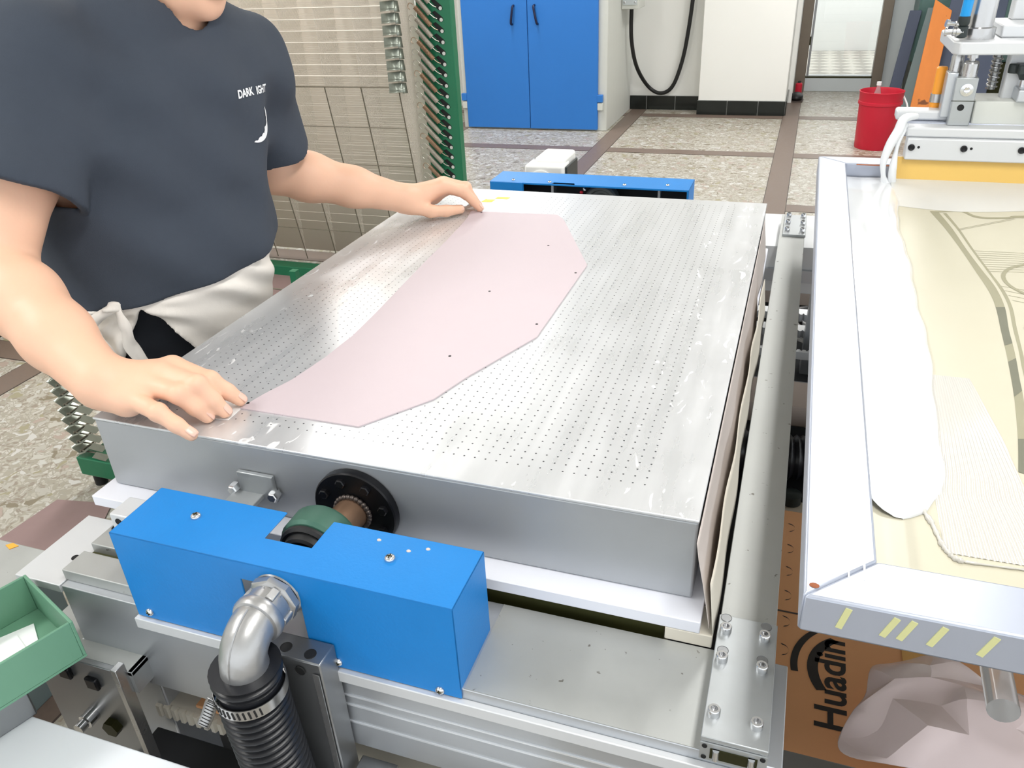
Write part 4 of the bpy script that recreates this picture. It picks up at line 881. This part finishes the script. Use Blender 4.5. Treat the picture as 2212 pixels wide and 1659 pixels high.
def lclip(x0,s):
    c=MB(); vs=[]
    c.add([(x0-.030,.748,.132),(x0,.745,.118),(x0+.004,.80,.118),(x0-.030,.80,.134),(x0-.010,.742,.110),(x0+.028,.742,.128),(x0+.030,.79,.138)],[(0,1,2,3),(1,4,5,6,2)])
    return c
c1=lclip(-1.045,1).build('corner_clip','clip_metal',sh,thick=.0016,smooth=None)
c=MB(); 
for k in range(5):
    x=-1.0+.095*k; c.add([(x,.744,.112),(x+.05,.742,.110),(x+.075,.742,.132),(x+.025,.744,.136)],[(0,1,2,3)])
c2=c.build('front_plate','clip_metal',sh,thick=.0016,smooth=None)
for i in range(1,13):
    s2=sh.copy(); col.objects.link(s2); s2.parent=t; s2.matrix_parent_inverse=sh.matrix_parent_inverse.copy(); s2.location=Vector((0,0,.031*i))
    for cc in (c1,c2):
        k=cc.copy(); col.objects.link(k); k.parent=s2; k.matrix_parent_inverse=Matrix.Identity(4)
for x in (-1.04,-.52): MB().box(x,x+.02,1.165,1.185,.105,.56).build('rear_post','rack_green',t)
# ---------------------------------------------------------------- signed-distance modelling for soft bodies
def sd_cone(P,a,b,ra,rb):
    a=np.array(a,float);b=np.array(b,float); ba=b-a; pa=P-a; h=np.clip((pa@ba)/(ba@ba),0,1)
    return np.linalg.norm(pa-h[:,None]*ba,axis=1)-(ra+(rb-ra)*h)
def sd_ell(P,c,r,R=None):
    q=P-np.array(c,float)
    if R is not None: q=q@R
    r=np.array(r,float); k0=np.linalg.norm(q/r,axis=1); k1=np.linalg.norm(q/(r*r),axis=1)+1e-9
    return k0*(k0-1)/k1
def smin(a,b,k):
    h=np.clip(.5+.5*(b-a)/k,0,1); return b*(1-h)+a*h-k*h*(1-h)
def smax(a,b,k): return -smin(-a,-b,k)
def rotz(a): c,s=math.cos(a),math.sin(a); return np.array([[c,-s,0],[s,c,0],[0,0,1]])
def net(fn,lo,hi,h):
    """sparse surface nets of fn (vectorised signed distance) on a grid of step h -> verts, quads"""
    lo=np.array(lo,float); B=8; nb=np.ceil((np.array(hi)-lo)/(h*B)).astype(int); n=nb*B
    bi=np.stack(np.meshgrid(*[np.arange(k) for k in nb],indexing='ij'),-1).reshape(-1,3)
    cen=lo+(bi*B+B/2)*h; d=np.concatenate([fn(c) for c in np.array_split(cen,max(1,len(cen)//60000))])
    G=np.where(d>0,1.,-1.).reshape(nb).astype(np.float32); G=G.repeat(B,0).repeat(B,1).repeat(B,2)
    act=bi[np.abs(d)<h*B*1.25]; off=np.stack(np.meshgrid(*[np.arange(B)]*3,indexing='ij'),-1).reshape(-1,3)
    for ch in np.array_split(act,max(1,len(act)//150)):
        ii=(ch[:,None,:]*B+off[None]).reshape(-1,3); G[ii[:,0],ii[:,1],ii[:,2]]=fn(lo+ii*h)
    S=G<0; nx,ny,nz=n
    c=np.zeros((nx-1,ny-1,nz-1),np.uint8)
    for i in (0,1):
        for j in (0,1):
            for k in (0,1): c+=S[i:nx-1+i,j:ny-1+j,k:nz-1+k]
    cells=np.argwhere((c>0)&(c<8)); idx=-np.ones((nx-1,ny-1,nz-1),np.int32); idx[tuple(cells.T)]=np.arange(len(cells))
    acc=np.zeros((len(cells),3)); cnt=np.zeros(len(cells))
    corners=[(i,j,k) for i in (0,1) for j in (0,1) for k in (0,1)]
    for a in corners:
        for ax in range(3):
            if a[ax]: continue
            b=list(a); b[ax]=1
            va=G[tuple((cells+a).T)]; vb=G[tuple((cells+b).T)]; m=(va<0)!=(vb<0); t=np.where(m,va/(va-vb+1e-12),0)
            p=np.tile(np.array(a,float),(len(cells),1)); p[:,ax]+=t; acc[m]+=p[m]; cnt[m]+=1
    V=lo+(cells+acc/cnt[:,None])*h; Q=[]
    for ax in range(3):
        sl0=[slice(None)]*3; sl1=[slice(None)]*3; sl0[ax]=slice(0,-1); sl1[ax]=slice(1,None)
        e=np.argwhere(S[tuple(sl0)]!=S[tuple(sl1)]); o1,o2=[k for k in range(3) if k!=ax]
        e=e[(e[:,o1]>0)&(e[:,o2]>0)&(e[:,o1]<n[o1]-1)&(e[:,o2]<n[o2]-1)&(e[:,ax]<n[ax]-1)]
        def cell(da,db): q=e.copy(); q[:,o1]-=da; q[:,o2]-=db; return idx[tuple(q.T)]
        q=np.stack([cell(0,0),cell(1,0),cell(1,1),cell(0,1)],1); fl=S[tuple(e.T)]
        flip=fl if ax!=1 else ~fl
        q[~flip]=q[~flip][:,::-1]; Q.append(q)
    Q=np.concatenate(Q); Q=Q[(Q>=0).all(1)]; return V,Q
def relax(V,Q,n=1,w=.5):
    for _ in range(n):
        A=np.zeros_like(V);c=np.zeros(len(V))
        for a,b in ((0,1),(1,2),(2,3),(3,0)):
            np.add.at(A,Q[:,a],V[Q[:,b]]); np.add.at(c,Q[:,a],1); np.add.at(A,Q[:,b],V[Q[:,a]]); np.add.at(c,Q[:,b],1)
        V=V*(1-w)+w*A/np.maximum(c,1)[:,None]
    return V
def soft(name,fn,lo,hi,h,m,parent,it=1,w=.5):
    V,Q=net(fn,lo,hi,h); V=relax(V,Q,it,w)
    me=bpy.data.meshes.new(name); me.from_pydata(V.tolist(),[],Q.tolist()); me.shade_smooth(); me.materials.append(MATS[m]); me.update()
    o=bpy.data.objects.new(name,me); col.objects.link(o)
    if parent: o.parent=parent; o.matrix_parent_inverse=parent.matrix_basis.inverted() if parent.parent is None else Matrix.Identity(4)
    return o
def chain(P,pts,rs,k=.008):
    d=None
    for a,b,ra,rb in zip(pts,pts[1:],rs,rs[1:]):
        e=sd_cone(P,a,b,ra,rb); d=e if d is None else smin(d,e,k)
    return d
# ---------------------------------------------------------------- the worker
PHI=math.radians(-12); FD=np.array([math.cos(PHI),math.sin(PHI),0]); LD=np.array([-math.sin(PHI),math.cos(PHI),0])
TOR=np.array([ # z, cx, cy, front-back half, lateral half
 [.60,-.225,.41,.105,.125],[.70,-.225,.405,.112,.138],[.80,-.215,.395,.126,.160],[.88,-.206,.390,.134,.166],[.96,-.196,.396,.135,.171],[1.04,-.188,.404,.132,.178],[1.12,-.180,.415,.127,.184],[1.18,-.172,.432,.118,.174],[1.225,-.162,.448,.100,.142],[1.26,-.150,.455,.078,.100],[1.30,-.138,.46,.060,.066],[1.36,-.12,.462,.05,.05]])
def torso(P,infl=0,zlo=.70,zhi=1.30):
    z=np.clip(P[:,2],TOR[0,0],TOR[-1,0]); cx=np.interp(z,TOR[:,0],TOR[:,1]);cy=np.interp(z,TOR[:,0],TOR[:,2]);a=np.interp(z,TOR[:,0],TOR[:,3])+infl;b=np.interp(z,TOR[:,0],TOR[:,4])+infl
    q=P[:,:2]-np.stack([cx,cy],1); u=q@FD[:2]; v=q@LD[:2]
    r=(np.abs(u/a)**2.3+np.abs(v/b)**2.3)**(1/2.3)
    d=(r-1)*np.minimum(a,b)*.92
    return smax(smax(d,zlo-P[:,2],.02),P[:,2]-zhi,.02)
SHR=np.array((-.210,.275,1.235)); ELR=np.array((-.195,.088,.997)); WRR=np.array((.024,.008,.904))
SHL=np.array((-.130,.612,1.190)); ELL=np.array((-.165,.690,.985)); WLL=np.array((.049,.812,.902))
# right (near) hand: knuckle, middle joint, tip for little, ring, middle, index finger
HR=[((.076,.000,.889),(.127,-.014,.885),(.150,-.014,.871),(.166,-.012,.8585)),((.089,.020,.899),(.137,.014,.896),(.151,.020,.876),(.158,.028,.8585)),((.095,.040,.905),(.149,.034,.900),(.164,.038,.878),(.172,.044,.8590)),((.092,.061,.904),(.149,.057,.893),(.165,.065,.875),(.174,.073,.8595))]
RR=[(.0122,.0106,.0095,.0078),(.0134,.0116,.0103,.0083),(.0138,.0119,.0106,.0085),(.0138,.0117,.0104,.0083)]
TR=[(.048,.048,.892),(.078,.084,.878),(.108,.092,.867),(.132,.090,.8595)]
HL=[((.112,.874,.914),(.150,.897,.897),(.168,.905,.876),(.181,.910,.8585)),((.108,.894,.914),(.149,.916,.900),(.161,.922,.874),(.168,.934,.8585)),((.104,.904,.902),(.138,.930,.888),(.148,.944,.872),(.154,.954,.8585)),((.092,.918,.894),(.120,.945,.882),(.130,.957,.870),(.136,.965,.8585))]
RL=[(.0134,.0114,.0100,.0080),(.0136,.0116,.0102,.0081),(.0130,.0110,.0098,.0078),(.0116,.0100,.0090,.0074)]
TL=[(.074,.816,.884),(.102,.832,.871),(.127,.856,.866),(.148,.882,.8630)]
def hand(P,w,H,R,T,el):
    w=np.array(w); d=None
    palm=None
    for h,r in zip(H,R):
        k=np.array(h[0]); b=w+(k-w)*.12+np.array((0,0,-.002)); e=sd_cone(P,b,k-np.array((0,0,.004)),.0155,r[0]+.0020); palm=e if palm is None else smin(palm,e,.016)
    # flesh under the knuckles and the ball of the thumb
    m=np.mean([h[0] for h in H],0); far=abs(w[1])>.5; palm=smin(palm,sd_ell(P,(w*.62+m*.38 if far else w*.5+m*.5)+np.array((0,0,-.008 if far else -.010)),(.028,.030,.015) if far else (.038,.034,.016)),.02)
    t0=np.array(T[0]); palm=smin(palm,sd_cone(P,w*.75+m*.25+np.array((0,0,-.006)),t0,.018,.0145),.016)
    lo_=np.array(H[0][0]) if abs(H[0][0][1])<.5 else np.array(H[3][0])
    palm=smin(palm,sd_cone(P,w*.85+lo_*.15+np.array((0,0,-.012)),lo_*.75+w*.25+np.array((0,0,-.014)),.0175,.0145),.018)
    for h,r in zip(H,R):
        f=chain(P,[np.array(q) for q in h],r,.004)
        f=smin(f,sd_ell(P,np.array(h[1])+np.array((0,0,.0006)),(r[1]*1.08,)*3),.004)
        palm=smin(palm,f,.006)
    th=chain(P,[np.array(q) for q in T],(.0150,.0128,.0116,.0096),.006); palm=smin(palm,th,.007)
    return palm
# skull, jaw, face: local head frame (forward, left, up), pitched down
HC=np.array((-.078,.462,1.407)); hp=math.radians(24); hy=math.radians(-10)
hf=np.array([math.cos(hp)*math.cos(hy),math.cos(hp)*math.sin(hy),-math.sin(hp)]); hl=np.array([-math.sin(hy),math.cos(hy),0]); hu=np.cross(hf,hl)
def hw(f,l,u): return HC+hf*f+hl*l+hu*u
def head(P):
    q=P-HC; L=np.stack([q@hf,q@hl,q@hu],1); E=lambda c,r: sd_ell(L,c,r)
    d=E((-.018,0,.030),(.098,.077,.088)); d=smin(d,E((.028,0,-.030),(.062,.062,.075)),.03)
    d=smin(d,E((.050,0,-.088),(.040,.036,.026)),.03); d=smin(d,E((.068,0,-.100),(.020,.020,.017)),.018)      # jaw, chin
    for s in (-1,1):
        d=smin(d,E((.050,s*.036,-.022),(.036,.026,.026)),.02)                 # cheek
        d=smin(d,sd_cone(L,(.000,s*.056,-.055),(.045,s*.030,-.096),.018,.016),.022)   # jaw line
        d=smin(d,E((.074,s*.030,.030),(.018,.026,.010)),.012)                 # brow
        d=smax(d,-E((.097,s*.030,.010),(.016,.017,.011)),.010)                # eye socket
        d=smin(d,smax(E((.0775,s*.030,.012),(.0136,.0150,.0125)),.0075-L[:,2],.003),.004)      # lowered upper lid
        ear=smin(E((-.008,s*.080,.004),(.020,.008,.031)),E((-.004,s*.078,-.024),(.011,.006,.012)),.008); ear=smax(ear,-E((-.004,s*.089,.006),(.011,.007,.018)),.006); d=smin(d,ear,.006)
    d=smin(d,sd_cone(L,(.088,0,.022),(.108,0,-.022),.009,.0125),.010); 
    for s in (-1,1): d=smin(d,E((.097,s*.012,-.026),(.011,.008,.008)),.006)
    d=smin(d,E((.090,0,-.060),(.012,.024,.0065)),.006); d=smin(d,E((.087,0,-.071),(.013,.021,.0075)),.006); d=smax(d,-E((.104,0,-.0655),(.014,.024,.0016)),.003)
    return d
def body(P):
    d=torso(P,-.016,.72,1.28)
    d=smin(d,sd_cone(P,SHR,SHL,.062,.062),.05)
    neck=sd_cone(P,np.array((-.150,.46,1.20)),hw(-.035,0,-.05),.062,.058); d=smin(d,neck,.035)
    d=smin(d,head(P),.020)
    d=smin(d,chain(P,[SHR,SHR*.45+ELR*.55+np.array((0,0,.004)),ELR],(.058,.054,.046),.02),.03)
    d=smin(d,chain(P,[ELR,ELR*.72+WRR*.28+np.array((0,0,.002)),ELR*.38+WRR*.62,WRR],(.047,.0485,.0425,.0335),.02),.02)
    d=smin(d,chain(P,[SHL,SHL*.45+ELL*.55,ELL],(.058,.053,.045),.02),.03)
    d=smin(d,chain(P,[ELL,ELL*.72+WLL*.28,ELL*.38+WLL*.62,WLL],(.046,.046,.038,.0285),.02),.02)
    m=P[:,0]>-.06
    if m.any():
        q=P[m]; dd=d[m]; dd=smin(dd,hand(q,WRR,HR,RR,TR,ELR),.018); dd=smin(dd,hand(q,WLL,HL,RL,TL,ELL),.018); d[m]=dd
    return d
pr=thing('person','worker in navy t-shirt and cream waist apron pressing the sheet flat','person',(-.2,.42,0))
soft('body',body,(-.33,-.06,.71),(.21,1.0,1.53),.0026,'skin',pr,2,.5)
# nails
def nail(tip,prev,r,side=(0,0,1)):
    t=(Vector(tip)-Vector(prev)).normalized(); u=Vector(side); u=(u-t*u.dot(t)).normalized(); s=t.cross(u); c=Vector(tip)
    def fn(a,q):
        L=-1.05+1.75*q; ang=(a-.5)*1.7*(1-.25*max(0,(q-.75)*4)**2*.5-.25*max(0,(.2-q)*5)**2*.5)
        rr=r*1.035*math.sqrt(max(.05,1-.75*max(0,L)**2))+.0002
        return c+t*(L*r)+s*(rr*math.sin(ang))+u*(rr*math.cos(ang))
    b=MB(); b.grid(fn,8,8); b.build('fingernail','nail',pr,smooth=80,thick=.0006)
for H,R in ((HR,RR),(HL,RL)):
    for h,r in zip(H,R): nail(h[3],h[2],r[3],(.25,0,1))
nail(TL[3],TL[2],.0085,(.15,-.75,.65)); nail(TR[3],TR[2],.0085,(.15,.6,.7))
# eyes, brows, hair
for s in (-1,1):
    c=hw(.0770,s*.030,.0095); b=MB(); b.sphere(c,.0112,16,12); b.build('eye','eye_white',pr,smooth=80)
    c2=hw(.0868,s*.030,.005); b=MB(); b.sphere(c2,(.0036,.0044,.0044),12,8); b.build('iris','iris_dark',pr,smooth=80)
    p=[Vector(hw(.090-abs(k)*.012,s*(.030+k*.020),.030-abs(k)*.004)) for k in (-1,-.5,0,.5,1)]; b=MB(); b.tube(p,[.0018,.0034,.0038,.0032,.0014],8); b.build('eyebrow','hair_black',pr,smooth=80)
def hairf(P):
    q=P-HC; L=np.stack([q@hf,q@hl,q@hu],1)
    d=sd_ell(L,(-.022,0,.036),(.106,.085,.094))+.0035*np.sin(L[:,0]*120+L[:,1]*60)*np.sin(L[:,1]*190)+.0015*np.sin(L[:,0]*300)
    cut=smax(L[:,0]-.058-.25*(L[:,2]-.06), .018-(L[:,2]+ .55*(-L[:,0]-.01)),.02)
    return smax(d,cut,.012)
soft('hair',hairf,HC-.14,HC+.16,.0035,'hair_black',pr,1)
# ---------------------------------------------------------------- t-shirt
SLR=SHR*.36+ELR*.64; SLL=SHL*.22+ELL*.78
def wr(P): # soft drape folds
    return .0050*np.sin(P[:,2]*48+P[:,1]*26+P[:,0]*18)*np.sin(P[:,1]*17+P[:,0]*9+1)+.002*np.sin(P[:,2]*21-P[:,1]*60)
def shirt_parts(P):
    d=torso(P,.016,.60,1.30); d=d-np.clip((1.02-P[:,2])/.10,0,1)*.012
    d=smin(d,sd_cone(P,SHR,SHL,.066,.070),.045); d=smin(d,sd_cone(P,SHR+np.array((0,0,.004)),np.array((-.148,.452,1.285)),.062,.058),.04); d=smin(d,sd_cone(P,SHL,np.array((-.142,.468,1.28)),.060,.058),.04)
    ar=SHR+(SLR-SHR)*1.6; r=sd_cone(P,SHR,ar,.076,.104)
    al=SHL+(SLL-SHL)*1.5; l=sd_cone(P,SHL,al,.072,.082)
    return d,r,l
# hem plane falls towards the near side where the shirt is bloused
def hemz(P): 
    v=(P[:,:2]-np.array((-.19,.41)))@LD[:2]; u=(P[:,:2]-np.array((-.19,.41)))@FD[:2]
    return .903+.12*v-.010*np.sin(v*12+.8)
nR=(ELR-SHR)/np.linalg.norm(ELR-SHR); nL=(ELL-SHL)/np.linalg.norm(ELL-SHL)
def shirt(P):
    t_,r_,l_=shirt_parts(P); w=wr(P)*.9
    zr=(P-SHR)@nR-np.linalg.norm(SLR-SHR); zl=(P-SHL)@nL-np.linalg.norm(SLL-SHL)
    k1=.045*np.clip(-zr/.10,.04,1); k2=.04*np.clip(-zl/.08,.04,1)      # sleeves blend into the body only near the shoulder
    nearR=P[:,1]<.36; nearL=P[:,1]>.50
    r2=np.where(nearR,np.maximum(r_,zr*.9),r_); l2=np.where(nearL,np.maximum(l_,zl*.9),l_)
    s=smin(smin(t_,r2,k1),l2,k2)+w
    d=np.abs(s+.002)-.0042
    op=np.minimum(np.where(nearR&(zr>-.02),np.maximum(r_+.010,-.03-zr),1.),np.where(nearL&(zl>-.02),np.maximum(l_+.010,-.03-zl),1.))
    op=np.maximum(op,-(t_-.004))                                       # hollow the sleeve mouths, never the body
    d=smax(d,-op,.003)
    d=smax(d,hemz(P)-P[:,2],.004)
    nk=sd_cone(P,np.array((-.150,.46,1.36)),np.array((-.118,.458,1.282)),.070,.062); d=smax(d,-nk,.006)
    d=smax(d,P[:,2]-1.335,.004)
    return d
sh_o=soft('tshirt',shirt,(-.40,.03,.88),(.05,.82,1.35),.0036,'shirt_navy',pr,3,.5)
# ---------------------------------------------------------------- apron, trousers, shoes
def apr(P):
    z=P[:,2]; v=(P[:,:2]-np.array((-.19,.41)))@LD[:2]; u=(P[:,:2]-np.array((-.19,.41)))@FD[:2]; ang=np.arctan2(v,u)
    fold=.0042*np.sin((z-.93+ .06*ang)*120+2*np.sin(ang*2.2))*np.clip((.98-z)/.05,0,1)*np.clip((z-.80)/.08,0,1)
    sa=(ang+1.0)*.16; ph=np.arctan2(z-.900,np.abs(sa)+.015); fold=fold+.0046*np.sin(ph*15+1)*np.exp(-np.abs(sa)/.22)*np.clip((np.hypot(sa,z-.9)-.015)/.03,0,1)
    s=torso(P,.017,.4,1.2)+fold+np.clip((z-.905)/.04,0,1)*.012
    d=np.abs(s)-.0050
    gap=np.abs(ang+.96)-np.clip((.888-z)*3.2,-.05,.62); gapd=-gap*.14           # opening below the knot
    d=smax(d,gapd,.004); d=smax(d,.60-z,.004); d=smax(d,z-.965,.004); return d
soft('apron',apr,(-.40,.18,.57),(.02,.66,1.0),.0036,'apron_cream',pr,2)
def trous(P):
    d=torso(P,-.004,.66,.90)
    for s in (-1,1):
        hip=np.array((-.215,.42,.80))+LD*s*.065; kn=np.array((-.225,.45,.46))+LD*s*.085; an=np.array((-.245,.45,.09))+LD*s*.095
        d=smin(d,chain(P,[hip,kn,an],(.088,.072,.060),.03),.02)
    return smax(d,.055-P[:,2],.005)+.0012*np.sin(P[:,2]*60+P[:,1]*30)
soft('trousers',trous,(-.36,.18,.03),(-.02,.66,.92),.006,'trouser_black',pr,2)
for s in (-1,1):
    c=np.array((-.21,.445,0))+LD*s*.095
    def shoe(P,c=c):
        q=P-c; L=np.stack([q@FD,q@LD,q[:,2]],1); d=smin(sd_ell(L,(.055,0,.038),(.10,.046,.040)),sd_ell(L,(-.045,0,.05),(.058,.042,.056)),.03); return smax(d,.002-P[:,2],.006)
    soft('shoe',shoe,c-np.array((.16,.10,.01)),c+np.array((.2,.1,.13)),.006,'shoe_black',pr,1)
# knot and ribbon ends of the apron, hung in front of the trousers
def surf(ang,z,inf):
    """point on the torso surface in direction ang at height z"""
    row=[np.interp(z,TOR[:,0],TOR[:,i]) for i in range(5)]; a,b=row[3]+inf,row[4]+inf; cu,su=math.cos(ang),math.sin(ang)
    r=1/((abs(cu)/a)**2.3+(abs(su)/b)**2.3)**(1/2.3); p=np.array((row[1],row[2],z))+FD*cu*r+LD*su*r; return p
K=-1.0
def ribbon(pts,w,name):
    P=smoothpath(pts,6); b=MB(); vs=[]; n=len(P)
    for i,p in enumerate(P):
        t=(P[min(i+1,n-1)]-P[max(i-1,0)]).normalized(); o=Vector(FD*math.cos(K)+LD*math.sin(K)); s=t.cross(o).normalized(); ww=w*(.45+.55*min(1,i/n*2.2)); tw=.0025*math.sin(i*.9)
        vs+=[p-s*ww+o*tw,p+o*.003,p+s*ww-o*tw]
    b.add(vs,[(3*i+k,3*i+k+1,3*i+k+4,3*i+k+3) for i in range(n-1) for k in (0,1)]); return b.build(name,'apron_cream',pr,smooth=80,thick=.0022)
S=lambda a,z,i: Vector(surf(a,z,i))
ribbon([S(K,.900,.032),S(K-.14,.886,.042),S(K-.22,.862,.036),S(K-.18,.83,.036),S(K-.12,.78,.036),S(K-.06,.73,.036)],.012,'apron_tie')
ribbon([S(K,.898,.032),S(K+.05,.866,.040),S(K+.04,.83,.036),S(K+.10,.78,.036),S(K+.10,.74,.036),S(K+.04,.70,.036)],.012,'apron_tie')
kc=surf(K,.900,.026)
soft('apron_knot',lambda P: smin(sd_ell(P,kc,(.010,.013,.010)),sd_cone(P,kc+LD*.022,kc-LD*.020,.007,.006),.008)+.0012*np.sin(P[:,2]*500+P[:,1]*200),kc-.045,kc+.045,.0025,'apron_cream',pr,1)
# chest print: lettering and crescent moon laid on the shirt surface
from mathutils.bvhtree import BVHTree
bvh=BVHTree.FromPolygons([v.co[:] for v in sh_o.data.vertices],[p.vertices[:] for p in sh_o.data.polygons])
def print_on(v,f,centre,name,du,rot=0.0,sx=1.0):
    """lay flat shapes (local x,y) on the shirt around a chest point, projected along the chest normal"""
    c=Vector(centre); nrm=Vector((math.cos(du),math.sin(du),.10)).normalized(); xr=Vector((-math.sin(du),math.cos(du),0)); yr=nrm.cross(xr)
    out=[]
    for (x,y,_) in v:
        x2=x*math.cos(rot)-y*math.sin(rot); y2=x*math.sin(rot)+y*math.cos(rot); p=c+xr*x2*sx+yr*y2+nrm*.12; h=bvh.ray_cast(p,-nrm)
        out.append((h[0]+nrm*.0012) if h[0] is not None else c)
    b=MB(); b.add(out,f); return b.build(name,'print_white',sh_o,smooth=None)
PC=(-.07,.510,1.158)
v,f=text_mesh('DARK',.0165,.0006); v2,f2=text_mesh('IGHT',.0165,.0006)
print_on([(x-.024,y,0) for x,y,_ in v],f,PC,'chest_lettering',-.25); print_on([(x*.85+.024,y-.001,0) for x,y,_ in v2],f2,PC,'chest_lettering',-.25)
def moon():
    out=[(math.cos(a),math.sin(a)) for a in [math.radians(-115+ (40+115)*k/30) for k in range(31)]]; rn=random.Random(2)
    inn=[]
    for k in range(31):
        q=k/30; a=math.radians(-115+(40+115)*q); w=.42*math.sin(math.pi*min(1,.12+.88*(1-q)))**.8*(1-q)**.35+.02; r=1-w*(1+rn.uniform(-.25,.25)); inn.append((r*math.cos(a),r*math.sin(a)))
    n=31; s=.030; V=[(x*s,y*s*1.0,0) for x,y in out+inn]; return V,[(i,i+1,n+i+1,n+i) for i in range(n-1)]
v,f=moon(); print_on([(x*1.25,y*1.05,0) for x,y,_ in v],f,(PC[0],PC[1]-.004,PC[2]-.048),'moon_print',-.25)
